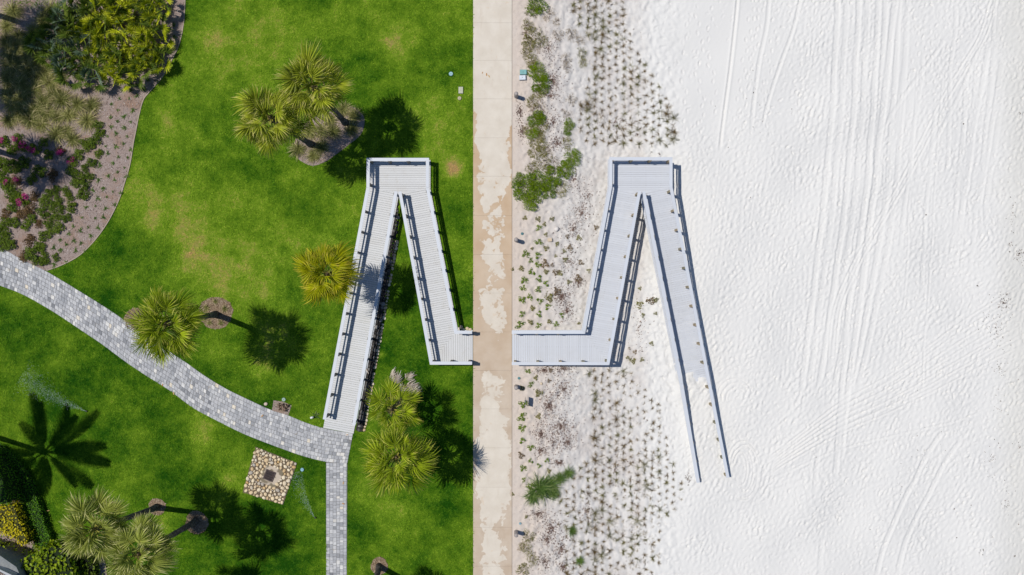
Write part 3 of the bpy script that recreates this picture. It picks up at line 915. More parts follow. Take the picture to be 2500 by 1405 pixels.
def railing(root, pts, side, post_z, post_mat, ext=None, cap_step=4.8, post_step=1.27, first=.35, skip_last=False):
    """pts: outer cap edge [(x,y,deck_z)], side +1 = walkway lies to the left of the line"""
    line = [(p[0], p[1]) for p in pts]
    zs = [p[2] for p in pts]
    # extra joints on long runs
    L2 = [line[0]]; Z2 = [zs[0]]
    for i in range(len(line) - 1):
        l = math.hypot(line[i + 1][0] - line[i][0], line[i + 1][1] - line[i][1]); n = max(1, int(round(l / cap_step)))
        for k in range(1, n + 1):
            t = k / n
            L2.append((line[i][0] + (line[i + 1][0] - line[i][0]) * t, line[i][1] + (line[i + 1][1] - line[i][1]) * t)); Z2.append(zs[i] + (zs[i + 1] - zs[i]) * t)
    o = {d: offset(L2, side * d) for d in (0.0, CAP_W, .035, .075)}
    def seg(i, d0, d1, t0, t1, name, mat, gap=.0025):
        a, b, c, d = o[d0][i], o[d0][i + 1], o[d1][i + 1], o[d1][i]
        l = math.hypot(b[0] - a[0], b[1] - a[1]); g = gap / l
        lerp = lambda p, q, t: (p[0] + (q[0] - p[0]) * t, p[1] + (q[1] - p[1]) * t)
        A, B, C, D = lerp(a, b, g), lerp(a, b, 1 - g), lerp(d, c, 1 - g), lerp(d, c, g)
        if side < 0: A, B, C, D = D, C, B, A
        za, zb = (Z2[i], Z2[i + 1])
        zz = [za, zb, zb, za] if side > 0 else [za, zb, zb, za]
        vs = [(*p, z + t1) for p, z in zip((A, B, C, D), zz)] + [(*p, z + t0) for p, z in zip((A, B, C, D), zz)]
        fs = [(0, 1, 2, 3), (7, 6, 5, 4), (0, 4, 5, 1), (1, 5, 6, 2), (2, 6, 7, 3), (3, 7, 4, 0)]
        mk(name, vs, fs, mat, root)
    for i in range(len(L2) - 1):
        seg(i, 0.0, CAP_W, RAIL_H - CAP_T, RAIL_H, 'rail_cap', MAT_RAIL)
        seg(i, .035, .075, RAIL_H - CAP_T - .145, RAIL_H - CAP_T - .003, 'top_rail', MAT_RAIL)
        seg(i, .035, .075, .45, .585, 'middle_rail', MAT_RAIL)
        seg(i, .035, .075, -.20, -.034, 'fascia_board', MAT_RAIL)
    for i in range(len(line) - 1):
        a, b = Vector(line[i]), Vector(line[i + 1])
        l = (b - a).length; d = (b - a) / l
        nrm = Vector((-d.y, d.x)) * side
        n = max(1, int(round((l - .5) / post_step)))
        if l < .8: continue
        for k in range(n + 1):
            if k == n and i < len(line) - 2: continue
            t = (first * .6 + (l - first * 1.1) * k / n) / l
            p = a + d * (l * t) + nrm * .165
            z = zs[i] + (zs[i + 1] - zs[i]) * t
            mb = MB(); zb = post_z(p.x, p.y); zt = z + RAIL_H - CAP_T - .002
            mb.box(p.x, p.y, (zb + zt) / 2, .15, .145, zt - zb, math.atan2(d.y, d.x))
            mk('post', mb.v, mb.f, post_mat, root)
def stringers(root, poly, a, b, zf, n=3):
    pass

# ---- lawn ramp
zA, zB, zC = .035, .12, .03          # deck height at the paver end, the turning platform, the walk
def cp(px, py, z): v = P(px, py, z + RAIL_H); return (v.x, v.y, z)
N = {'l0': cp(788, 1024, zA), 'l1': cp(894.5, 458, zB), 'l2': cp(895, 386, zB), 'r2': cp(1047.5, 386, zB), 'r1': cp(1047.5, 458, zB), 'r0': cp(1116, 808, zC), 're': cp(1152.5, 808, zC),
     'a': cp(970, 468, zB), 'i0': cp(867, 1040, zA), 'j0': cp(1049.5, 891, zC), 'je': cp(1152.5, 891, zC)}
x2 = lambda p: (p[0], p[1])
ramp_n = empty('boardwalk_ramp', (*x2(N['a']), 0), 'white switchback boardwalk ramp on the lawn joining paver path to concrete walk', 'ramp')
endL = P(789, 1045, zA); endR = P(863, 1059, zA)
boards(ramp_n, [(endL.x, endL.y), (endR.x, endR.y), x2(N['a']), x2(N['l1'])], (N['l1'][0] - N['l0'][0], N['l1'][1] - N['l0'][1]), lin(x2(N['l0']), x2(N['l1']), zA, zB), MAT_DECK_W)
boards(ramp_n, [x2(N['l2']), x2(N['r2']), x2(N['r1']), x2(N['a']), x2(N['l1'])], (0, -1), lambda x, y: zB, MAT_DECK_W)
boards(ramp_n, [x2(N['a']), x2(N['r1']), x2(N['r0']), x2(N['j0'])], (N['r0'][0] - N['r1'][0], N['r0'][1] - N['r1'][1]), lin(x2(N['r1']), x2(N['r0']), zB, zC), MAT_DECK_W)
boards(ramp_n, [x2(N['r0']), x2(N['re']), x2(N['je']), x2(N['j0'])], (1, 0), lambda x, y: zC, MAT_DECK_W)
low = lambda x, y: -.35
railing(ramp_n, [N['l0'], N['l1'], N['l2'], N['r2'], N['r1'], N['r0'], N['re']], -1, low, m_post.m)
railing(ramp_n, [N['i0'], (N['a'][0] + .02, N['a'][1] - .0, zB)], 1, low, m_post.m)
railing(ramp_n, [(N['a'][0] + .06, N['a'][1] - .02, zB), N['j0'], N['je']], 1, low, m_post.m)
# ---- beach ramp
mA, mB, mE = .01, -.25, -1.66
def zr(py): return (mB + (-1.2 - mB) * (py - 463) / (938 - 463)) if py < 938 else -1.2 + (mE + 1.2) * (py - 938) / (1172 - 938)
Mq = {'te': cp(1249.5, 808, mA), 'l0': cp(1422, 808, mA), 'l1': cp(1487, 455, mB), 'l2': cp(1487.5, 384, mB), 'r2': cp(1642, 384, mB), 'r1': cp(1642, 457, mB),
      'rm': cp(1736, 938, zr(938)), 'r0': cp(1781, 1166, zr(1166)), 'a': cp(1566, 468, mB), 'k0': cp(1487.5, 892, mA), 'be': cp(1249.5, 892, mA),
      'sm': cp(1660.5, 938, zr(938)), 's0': cp(1709.5 - 8, 1180, zr(1180))}
ramp_m = empty('boardwalk_ramp', (*x2(Mq['a']), -1.2), 'white switchback boardwalk ramp from concrete walk to beach, lower end buried in sand', 'ramp')
xe = XR + .012
boards(ramp_m, [(xe, Mq['te'][1]), x2(Mq['l0']), x2(Mq['k0']), (xe, Mq['be'][1])], (1, 0), lambda x, y: mA, MAT_DECK_C)
boards(ramp_m, [x2(Mq['l0']), x2(Mq['k0']), x2(Mq['a']), x2(Mq['l1'])], (Mq['l1'][0] - Mq['l0'][0], Mq['l1'][1] - Mq['l0'][1]), lin(x2(Mq['l0']), x2(Mq['l1']), mA, mB), MAT_DECK_C)
boards(ramp_m, [x2(Mq['l2']), x2(Mq['r2']), x2(Mq['r1']), x2(Mq['a']), x2(Mq['l1'])], (0, -1), lambda x, y: mB, MAT_DECK_C)
ex = lambda a, b, k: (a[0] + (b[0] - a[0]) * k, a[1] + (b[1] - a[1]) * k)
boards(ramp_m, [x2(Mq['a']), x2(Mq['r1']), ex(Mq['r1'], Mq['rm'], 1.09), ex(Mq['a'], Mq['sm'], 1.09)], (Mq['rm'][0] - Mq['r1'][0], Mq['rm'][1] - Mq['r1'][1]), lin(x2(Mq['r1']), x2(Mq['rm']), mB, zr(938)), MAT_DECK_C)
lowm = lambda x, y: -2.3
railing(ramp_m, [Mq['te'], Mq['l0'], Mq['l1'], Mq['l2'], Mq['r2'], Mq['r1'], Mq['rm'], Mq['r0']], -1, lowm, m_post2.m)
railing(ramp_m, [Mq['be'], Mq['k0'], (Mq['a'][0] - .02, Mq['a'][1], mB)], 1, lowm, m_post2.m)
railing(ramp_m, [(Mq['a'][0] + .05, Mq['a'][1] - .02, mB), Mq['sm'], Mq['s0']], 1, lowm, m_post2.m)

print('OBJECTS so far', len(bpy.data.objects))

# stringers under the decks and the piles that carry the beach ramp
def beam(root, a, b, za, zb, w=.07, h=.18):
    a = Vector(a); b = Vector(b); d = (b - a).normalized(); n = Vector((-d.y, d.x)) * w / 2
    vs = [(*(a + n), za), (*(a - n), za), (*(b - n), zb), (*(b + n), zb)]
    vs += [(x, y, z - h) for x, y, z in vs]
    mk('beam', vs, [(0, 1, 2, 3), (7, 6, 5, 4), (0, 4, 5, 1), (1, 5, 6, 2), (2, 6, 7, 3), (3, 7, 4, 0)], m_beam.m, root)
def beams(root, l0, l1, r0, r1, z0, z1, n=3):
    for k in range(n):
        t = .14 + .72 * k / (n - 1)
        f = lambda p, q: (p[0] + (q[0] - p[0]) * t, p[1] + (q[1] - p[1]) * t)
        beam(root, f(l0, r0), f(l1, r1), z0 - .032, z1 - .032)
beams(ramp_m, x2(Mq['l0']), x2(Mq['l1']), x2(Mq['k0']), x2(Mq['a']), mA, mB)
beams(ramp_m, x2(Mq['l2']), x2(Mq['l1']), x2(Mq['r2']), x2(Mq['r1']), mB, mB, 4)
beams(ramp_m, x2(Mq['r1']), x2(Mq['rm']), x2(Mq['a']), x2(Mq['sm']), mB, zr(938))
beams(ramp_m, (xe, Mq['te'][1]), x2(Mq['l0']), (xe, Mq['be'][1]), x2(Mq['k0']), mA, mA)

# ---- dark and tan stones along the inner side of the lawn ramp
def stone_mesh(seed, mat):
    r = random.Random(seed); mb = MB(); n = 8
    vs = []; fs = []
    for rr, z in ((.82, -.3), (1.0, .0), (.78, .36), (.36, .5)):
        for i in range(n):
            a = 2 * math.pi * i / n
            q = rr * r.uniform(.86, 1.12)
            vs.append((q * math.cos(a), q * math.sin(a), z * r.uniform(.85, 1.15)))
    for j in range(3):
        for i in range(n):
            k = (i + 1) % n
            fs.append((j * n + i, j * n + k, (j + 1) * n + k, (j + 1) * n + i))
    fs.append(tuple(3 * n + i for i in range(n)))
    return mesh_py('stone', vs, fs, mat, True)
DST = [stone_mesh(100 + i, m_dstone.m) for i in range(6)]
TST = [stone_mesh(120 + i, m_tstone.m) for i in range(5)]
BST = [stone_mesh(140 + i, m_stone.m) for i in range(8)]
a0, a1 = P(968, 500), P(872, 1052)
strip = empty('stone_border', ((a0 + a1) / 2), 'border of dark river stones edged in tan rock beside the lawn ramp', 'stones')
dv = (a1 - a0); L = dv.length; dv /= L; nv = Vector((-dv.y, dv.x, 0))
if nv.x < 0: nv = -nv
s_ = 0.0
while s_ < L:
    wid = .42 if s_ > 1.2 else .42 * s_ / 1.2 + .05
    for k in range(2):
        r_ = R.uniform(.10, .16)
        p = a0 + dv * (s_ + R.uniform(-.05, .05)) + nv * (.08 + k * .19 + R.uniform(-.03, .03)) * (wid / .42)
        put('stone', R.choice(DST), strip, p - strip.location + Vector((0, 0, .03)), (R.gauss(0, .2), R.gauss(0, .2), R.uniform(0, 6)), (r_, r_ * R.uniform(.7, 1), r_ * .8))
    if s_ > 2.2 and R.random() < .85:
        r_ = R.uniform(.06, .12)
        p = a0 + dv * s_ + nv * (.44 + R.uniform(-.03, .03))
        put('stone', R.choice(TST), strip, p - strip.location + Vector((0, 0, .02)), (0, 0, R.uniform(0, 6)), (r_ * 1.3, r_, r_ * .7))
    s_ += .215
mk('stone_bed', [(*(a0 + nv * -.1).xy, .006), (*(a0 + nv * .1).xy, .006), (*(a1 + nv * .5).xy, .006), (*(a1 + nv * -.1).xy, .006)], [(0, 3, 2, 1)], simple('stone_bed_soil', (.03, .027, .024)), strip)
# a few pale stones at the corner by the walk
for k, (x, y) in enumerate(((1121, 803), (1126, 799), (1131, 806), (1141, 803), (1148, 805))):
    r_ = R.uniform(.08, .13)
    o = put('edging_stone', R.choice(TST), None, P(x, y, .02), (0, 0, R.uniform(0, 6)), (r_ * 1.2, r_, r_ * .8))
    tag(o, 'pale tan stone at the lawn ramp corner by the walk, %s from the left' % nth(k + 1), 'stone', 'pale stones at the ramp corner')

# ---- storm drain in a square of beige cobbles
cB = P(659, 1162)
basin = empty('storm_drain', cB, 'iron drain grate set in a tilted square of beige cobbles on the lawn', 'drain')
bp = [P2(x, y) for x, y in BASIN]
mk('cobble_bed', [(*p, .003) for p in ccw(bp)], [(0, 1, 2, 3)], simple('cobble_bed_soil', (.20, .15, .10), .9, .1, (.10, .075, .05)), basin)
ap = [P2(x, y) for x, y in ((652, 1133), (693, 1150), (690, 1162), (671, 1192), (634, 1176), (641, 1155))]
vs, fs = prism(ap, .05, -.05)
m_apron = M('damp_drain_concrete', .8, .2)
m_apron.color(m_apron.mix(m_apron.ss(m_apron.noise(1.6, 3, .5, .6), .46, .54), (.50, .42, .33), (.20, .165, .11)))
mk('concrete_apron', vs, fs, m_apron.m, basin)
gang = math.atan2(-(1131 - 1091), 725 - 624)
MAT_IRON = simple('rusty_iron', (.05, .035, .035), .7, .4, (.10, .065, .055))
gc = P(658.5, 1161)
gr = MB()
for sx, sy, lx, ly in ((0, .30, .66, .06), (0, -.30, .66, .06), (.30, 0, .06, .54), (-.30, 0, .06, .54)):
    ca, sa = math.cos(gang), math.sin(gang)
    gr.box(gc.x + sx * ca - sy * sa, gc.y + sx * sa + sy * ca, .075, lx, ly, .05, gang)
grate = mk('grate', gr.v, gr.f, MAT_IRON, basin)
for i in range(10):
    for j in range(1):
        b = MB(); u = -.245 + .49 * i / 9
        b.box(gc.x + u * math.cos(gang), gc.y + u * math.sin(gang), .076, .026, .54, .03, gang)
        o = mk('bar', b.v, b.f, MAT_IRON, None); o.parent = grate; o.location = (0, 0, 0)
for u in (-.15, 0, .15):
    b = MB(); b.box(gc.x - u * math.sin(gang), gc.y + u * math.cos(gang), .066, .54, .03, .02, gang)
    o = mk('bar', b.v, b.f, MAT_IRON, None); o.parent = grate; o.location = (0, 0, 0)
b = MB(); b.box(gc.x, gc.y, .053, .56, .56, .004, gang)  # flat near-black plate: shade under the bars put into the colour
o = mk('pit_shade_plate', b.v, b.f, simple('painted_pit_shade', (.012, .012, .012)), None); o.parent = grate; o.location = (0, 0, 0)
placed = []
tries = 0
bx0, by0 = np.array(bp).min(0); bx1, by1 = np.array(bp).max(0)
sh = offset(bp + bp[:1], 0)
ctr = Vector((sum(p[0] for p in bp) / 4, sum(p[1] for p in bp) / 4))
shr = [(ctr.x + (p[0] - ctr.x) * .955, ctr.y + (p[1] - ctr.y) * .955) for p in bp]
for rr in (.14, .115, .092, .072, .055):
    for t in range(2600):
        x, y = R.uniform(bx0, bx1), R.uniform(by0, by1)
        if len(placed) >= 296: break
        if not inside(shr, np.array([x]), np.array([y]))[0] or inside(ap, np.array([x]), np.array([y]))[0]: continue
        q = rr * R.uniform(.85, 1.1)
        if any((x - a) ** 2 + (y - b_) ** 2 < ((q + c) * .93) ** 2 for a, b_, c in placed): continue
        if rr == .14 and len(placed) > 32: break
        if rr == .115 and len(placed) > 110: break
        placed.append((x, y, q))
for x, y, q in placed:
    put('cobble', R.choice(BST), basin, Vector((x, y, .03)) - basin.location, (R.gauss(0, .15), R.gauss(0, .15), R.uniform(0, 6.28)), (q * 1.12, q * R.uniform(.82, 1), q * .85))

# ================================================================= PALMS
def strip_leaf(mb, tips, pts, wids, twist, up=Vector((0, 0, 1)), c=.5, t0=0.0, t1=1.0, side=None):
    """flat tapered ribbon through pts"""
    n = len(pts); vs = []; fs = []; tt = []
    for j in range(n):
        d = Vector(pts[min(j + 1, n - 1)]) - Vector(pts[max(j - 1, 0)])
        if d.length < 1e-6: d = Vector((1, 0, 0))
        d.normalize()
        s = side if side is not None else d.cross(up)
        if s.length < 1e-3: s = Vector((1, 0, 0))
        s = s.normalized()
        if twist: s = Quaternion(d, twist) @ s
        p = Vector(pts[j])
        if j == n - 1: vs.append(p); tt.append(t1)
        else:
            vs += [p - s * wids[j], p + s * wids[j]]; tt += [t0 + (t1 - t0) * j / (n - 1)] * 2
    for j in range(n - 2): fs.append((2 * j, 2 * j + 1, 2 * j + 3, 2 * j + 2))
    fs.append((2 * n - 4, 2 * n - 3, 2 * n - 2))
    mb.add(vs, fs, c); tips += tt
def tip_mesh(mb, tips, name, mat, extra=None):
    m = mesh_py(name, mb.v, mb.f, mat, False, {'c': mb.c, 'tip': tips})
    return m
def fan_frond(seed, mat, n=34, pet=.85, costa=.40, blade=.92, droop=.55, spread=108, width=.034, ragged=.16):
    """cabbage palm leaf: petiole along +X, costa bending down, pleated leaflets with hanging tips"""
    r = random.Random(seed); mb = MB(); tips = []
    # petiole
    pts = [(0, 0, 0), (pet * .5, 0, .03), (pet, 0, 0)]
    strip_leaf(mb, tips, pts + [(pet + costa, 0, -.10)], [.035, .028, .022, .01], 0, c=.95, t1=0.0)
    n0 = len(mb.f)
    for i in range(n):
        f = -1 + 2 * i / (n - 1)
        a = math.radians(spread) * f
        cs = costa * (1 - abs(f)) ** .8
        bp_ = Vector((pet + cs, 0, -.22 * (cs / costa) ** 2 * costa))
        L = blade * (1 - .22 * f * f) * r.uniform(1 - ragged, 1 + ragged)
        d = Vector((math.cos(a), math.sin(a), .18 * math.cos(a * .5) + r.gauss(0, .05)))
        dr = droop * r.uniform(.7, 1.3)
        pl = [bp_ + d * (L * s) + Vector((0, 0, -dr * L * s ** 2.4)) - Vector((0, 0, 0)) for s in (.06, .38, .72, 1.0)]
        # hanging tips pull inwards a little
        strip_leaf(mb, tips, pl, [.010, width, width * .8, 0], (.75 if i % 2 else -.75) + r.gauss(0, .25), c=r.random(), t0=.0)
    m = tip_mesh(mb, tips, 'frond', mat)
    m.materials.append(m_pet.m)
    idx = np.zeros(len(m.polygons), dtype=np.int32); idx[:n0] = 1
    m.polygons.foreach_set('material_index', idx)
    return m
FAN = {}
for k in ('olive', 'lime', 'green', 'pale'):
    FAN[k] = [fan_frond(200 + i + hash(k) % 1 * 0 + {'olive': 0, 'lime': 50, 'green': 100, 'pale': 150}[k], MAT_FROND[k], droop=(.25, .45, .7, 1.0)[i % 4], n=R.choice((32, 36, 40))) for i in range(6)]
FAN['dead'] = [fan_frond(260 + i, MAT_FROND['dead'], n=22, droop=1.3, spread=75, width=.030, ragged=.25) for i in range(3)]
def pinnate_frond(seed, mat, L=3.3):
    r = random.Random(seed); mb = MB(); tips = []
    n = 34
    rach = lambda s: Vector((L * s * (1 - .10 * s), 0, .55 * s - 1.35 * s * s))
    strip_leaf(mb, tips, [rach(i / 7) for i in range(8)], [.05, .045, .04, .035, .03, .025, .02, 0], 0, c=.9, t1=0)
    for i in range(n):
        s = .14 + .86 * i / (n - 1)
        for sd in (-1, 1):
            b = rach(s); l = .52 * math.sin(math.pi * (.12 + .83 * (s - .14) / .86)) ** .7 + .1
            d = Vector((.55, sd * .85, -.10 + r.gauss(0, .05))).normalized()
            strip_leaf(mb, tips, [b, b + d * l * .5 + Vector((0, 0, -.05)), b + d * l + Vector((0, 0, -.38 * l))], [.036, .036, 0], sd * .3, c=r.random())
    return tip_mesh(mb, tips, 'frond', mat)
COCO = [pinnate_frond(300 + i, MAT_FROND['coco'], 3.5 + .25 * i) for i in range(3)]

def trunk_mesh(a, b, h, r0=.19, r1=.14, bend=None):
    """curved trunk from (0,0,0) to (b-a) at height h"""
    mb = MB(); n = 14; pts = []; rads = []
    dx, dy = b[0] - a[0], b[1] - a[1]
    for i in range(n + 1):
        t = i / n
        k = t ** 1.15
        pts.append((dx * k, dy * k, -.1 + (h + .1) * t))
        rads.append((r0 + (r1 - r0) * t) * (1.35 if i == 0 else 1.12 if i == 1 else 1) * (1 + .05 * math.sin(i * 2.4)) * (1.25 if i >= n - 1 else 1))
    mb.tube(pts, rads, 10)
    return mb.mesh('trunk', MAT_TRUNK, True)
def palm(label, Ppx, h, radius_px, style, base_px=None, n=36, dead=4, seed=0, name='cabbage_palm', group=None, coco=False, rscale=None, tilt=(0, 0)):
    """Ppx: crown centre in the photo, h: its height above ground"""
    r = random.Random(1000 + seed)
    c = P(Ppx[0], Ppx[1], h)
    b = P(*base_px) if base_px else Vector((c.x, c.y, 0))
    root = empty(name, (b.x, b.y, 0), label, 'palm tree', group)
    put('trunk', trunk_mesh((b.x, b.y), (c.x, c.y), h - .15), root)
    s = rscale or radius_px / (PPM * CAM_H / (CAM_H - h)) / 2.02
    boot = MB()
    for i in range(16):                                       # old leaf bases round the top of the trunk
        a = i * 2.4; z = -.75 + .045 * i
        q = Vector((math.cos(a), math.sin(a), 0))
        boot.tube([q * .10 + Vector((0, 0, z)), q * .22 + Vector((0, 0, z + .22))], [.05, .025], 5)
    boot.lathe([(.13, -.8), (.17, -.3), (.12, .05), (.04, .25)], 8)
    crown = put('crown', boot.mesh('crown', MAT_BOOT), root, (c.x - b.x, c.y - b.y, h))
    off = r.uniform(0, 6.28)
    for i in range(n):
        t = i / (n - 1)
        az = off + i * math.radians(137.5) + r.gauss(0, .30 if coco else .12)
        if coco:
            el = math.radians(55 - 75 * t + r.gauss(0, 6)); m = COCO[r.randrange(3)]; sc = s * r.uniform(.75, 1.12)
        elif i >= n - dead:
            el = math.radians(-32 - r.uniform(0, 28)); m = FAN['dead'][r.randrange(3)]; sc = s * r.uniform(.75, .95)
        else:
            el = math.radians(82 - 118 * t ** .80 + r.gauss(0, 9)); m = FAN[style][r.randrange(6)]
            sc = s * (r.uniform(.80, 1.0) if t < .2 else r.uniform(.80, 1.18))
        o = bpy.data.objects.new('frond', m); COL.objects.link(o); o.parent = crown
        o.rotation_euler = (Matrix.Rotation(az, 3, 'Z') @ Matrix.Rotation(-el, 3, 'Y') @ Matrix.Rotation(r.gauss(0, .25), 3, 'X')).to_euler()
        o.location = (.10 * math.cos(az), .10 * math.sin(az), .12 - .35 * t)
        o.scale = (sc, sc, sc)
    return root
def shadow_to_px(Q, h):
    """crown px for a crown whose shadow centre falls at photo pixel Q"""
    x = Q[0] - SUN_T.x * PPM * h; y = Q[1] + SUN_T.y * -1 * -PPM * h
    return (1250 + (x - 1250) / (1 - h / CAM_H), 702.5 + (y - 702.5) / (1 - h / CAM_H)), (x, y)
palm('olive cabbage palm in the island bed, farther from the garden bed of the leaning pair', (765, 213), 7.7, 84, 'olive', (843, 300), 32, 3, 1)
palm('olive cabbage palm leaning left from the island bed, nearer the big garden bed', (660, 288), 7.9, 82, 'olive', (759, 353), 33, 2, 2)
palm('lone dark cabbage palm overhanging the curved paver path', (404, 791), 8.9, 92, 'green', (527, 768), 36, 2, 3)
palm('yellow-green cabbage palm overlapping the railing of the lawn ramp', (800, 670), 6.5, 76, 'lime', None, 33, 3, 4)
palm('small ragged cabbage palm with brown fronds between ramp foot and concrete walk', (958, 1000), 4.3, 66, 'green', None, 22, 6, 5)
palm('full cabbage palm below the ragged one, its shadow touching the concrete walk', (968, 1116), 6.0, 88, 'green', None, 34, 4, 6)
palm('pale grey-green cabbage palm leaning beside the clipped hedge, upper of the pair', (230, 1292), 9.0, 82, 'pale', (383, 1239), 32, 1, 7)
palm('pale grey-green cabbage palm at the bottom edge, lower of the leaning pair', (340, 1352), 9.5, 82, 'pale', (478, 1273), 31, 2, 8)
palm('cabbage palm cut off by the bottom edge, its trunk rising from a small mulch ring', (902, 1492), 6.2, 66, 'green', (926, 1383), 30, 2, 9)
# palms outside the frame whose shadows fall into it
(pp, bb) = shadow_to_px((110, 1105), 10.0)
palm('coconut palm outside the left edge, casting its feathery shadow on the lawn', pp, 10.0, 100, 'green', bb, 15, 0, 10, 'coconut_palm', coco=True, rscale=1.08)
for k, (Q, h, lab) in enumerate((((105, 404), 8.0, 'cabbage palm outside the left edge, casting its round shadow on the pink-flowered shrubs'),
                                 ((112, 75), 8.0, 'cabbage palm outside the upper left edge, shading the dark palmettos'),
                                 ((30, 232), 8.5, 'cabbage palm outside the left edge, shading the fountain grasses'),
                                 ((52, 148), 8.0, 'unseen cabbage palm added outside the left edge to shade the grasses beside the palmettos'),  # unseen palm, added to darken this stretch of the bed
                                 ((545, 1392), 9.0, 'cabbage palm below the bottom edge, casting the lowest lawn shadow'))):
    pp, bb = shadow_to_px(Q, h)
    if k == 4: bb = (400, 1440); pp = (300, 1505)
    palm(lab, pp, h, 80, 'green', bb, 30, 2, 20 + k)

# fallen dead fronds north of the ragged palm
MAT_FROND['bleached'] = frond_mat('frond_bleached', (.30, .23, .17), (.62, .54, .46), (.78, .72, .66), .9, .1)
HEAP = [fan_frond(280 + i, MAT_FROND['bleached'], n=16, droop=.6, spread=60, width=.05, ragged=.3) for i in range(3)]
pile = empty('dead_frond_pile', P(985, 945), 'heap of bleached dead palm fronds on the grass above the ragged palm', 'dead fronds')
for k in range(9):
    put('frond', HEAP[k % 3], pile, (R.uniform(-.9, .1), R.uniform(-.5, .25), .15 + .05 * k), (R.gauss(0, .35), R.gauss(.05, .12), R.uniform(-.4, 1.6)), (.6, .6, .22))
for x, y, a in ((895, 905, -1.0), (1004, 932, .6)):
    mb = MB(); mb.tube([(-.28, 0, .03), (0, .03, .06), (.28, 0, .03)], [.05, .045, .02], 6)
    o = put('palm_husk', mb.mesh('palm_husk', simple('bleached_frond', (.48, .40, .32), .8, .2, (.62, .56, .5))), None, P(x, y, .03), (0, 0, a))
    tag(o, 'pale fallen palm husk on the grass ' + ('beside the lawn ramp' if x < 950 else 'next to the dead frond heap'), 'palm husk')

# ================================================================= GARDEN BED PLANTS
def palmetto_leaf(seed, mat, n=17):
    r = random.Random(seed); mb = MB(); tips = []
    pet = .55
    strip_leaf(mb, tips, [(0, 0, 0), (pet * .5, 0, .02), (pet, 0, 0), (pet + .1, 0, 0)], [.014, .012, .012, 0], 0, c=.8, t1=0)
    for i in range(n):
        f = -1 + 2 * i / (n - 1); a = math.radians(98) * f
        L = .50 * (1 - .25 * f * f) * r.uniform(.9, 1.08)
        d = Vector((math.cos(a), math.sin(a), .12 + r.gauss(0, .05)))
        b = Vector((pet, 0, 0))
        strip_leaf(mb, tips, [b, b + d * L * .5, b + d * L + Vector((0, 0, -.07 * L))], [.014, .030, 0], .45 if i % 2 else -.45, c=r.random())
    return tip_mesh(mb, tips, 'leaf', mat)
PLEAF = [[palmetto_leaf(400 + 10 * k + i, MAT_PALMETTO[k]) for i in range(3)] for k in range(3)]
def palmetto(px, py, h, s, kinds, label, seed):
    r = random.Random(seed)
    root = empty('saw_palmetto', P(px, py), label, 'palmetto', 'saw palmettos in the garden bed')
    mb = MB(); mb.tube([(0, 0, -.05), (.05, .03, h * .6), (.02, .05, h)], [.10, .09, .06], 6)
    put('stem', mb.mesh('stem', MAT_BOOT), root)
    n = r.randint(10, 13); off = r.uniform(0, 6)
    for i in range(n):
        az = off + i * 2.4; el = math.radians(78 - 72 * (i / n) + r.gauss(0, 7))
        k = r.choice(kinds)
        sc = s * r.uniform(.85, 1.15)
        o = put('leaf', r.choice(PLEAF[k]), root, (0, 0, h))
        o.rotation_euler = (Matrix.Rotation(az, 3, 'Z') @ Matrix.Rotation(-el, 3, 'Y') @ Matrix.Rotation(r.gauss(0, .5), 3, 'X') @ Matrix.Translation((0, 0, 0)).to_3x3()).to_euler()
        o.scale = (sc,) * 3
pal_poly = [(165, -20), (395, -20), (400, 40), (398, 100), (392, 145), (370, 175), (330, 190), (280, 192), (240, 180), (215, 195), (185, 205), (160, 175), (110, 150), (95, 105), (140, 60)]
pts = []
for t in range(4000):
    x, y = R.uniform(90, 402), R.uniform(-22, 205)
    if not inside(pal_poly, np.array([x]), np.array([y]))[0]: continue
    if any((x - a) ** 2 + (y - b_) ** 2 < 33 ** 2 for a, b_ in pts): continue
    pts.append((x, y))
pts.sort()
for i, (x, y) in enumerate(pts):
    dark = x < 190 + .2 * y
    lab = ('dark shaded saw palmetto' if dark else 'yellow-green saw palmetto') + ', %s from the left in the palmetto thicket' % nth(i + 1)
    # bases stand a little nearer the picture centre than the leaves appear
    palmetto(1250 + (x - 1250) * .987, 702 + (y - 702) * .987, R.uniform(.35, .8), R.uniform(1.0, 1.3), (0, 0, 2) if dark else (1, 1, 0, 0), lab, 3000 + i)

def blades_mesh(seed, name, mat, n, L, up, w, droop, segs=4, dead=0.0, jit=.04, one_way=None):
    """arching grass tussock"""
    r = random.Random(seed); mb = MB(); tips = []
    for i in range(n):
        az = r.uniform(0, 6.283) if one_way is None else r.gauss(one_way[0], one_way[1])
        l = L * r.uniform(.55, 1.1); e = up * r.uniform(.35, 1.25)
        d = Vector((math.cos(az), math.sin(az), 0))
        b = Vector((r.gauss(0, jit), r.gauss(0, jit), 0))
        pts = []
        for k in range(segs):
            s = k / (segs - 1)
            pts.append(b + d * (l * s * (.55 + .45 * s)) + Vector((0, 0, l * (e * s - droop * s * s))))
        ww = w * r.uniform(.7, 1.3)
        strip_leaf(mb, tips, pts, [ww] * (segs - 1) + [0], r.gauss(0, .4), c=r.random())
    return tip_mesh(mb, tips, name, mat)
FOUNT = [blades_mesh(500 + i, 'fountain_grass', MAT_FOUNT, 330, .80, 1.0, .0075, .95) for i in range(4)]
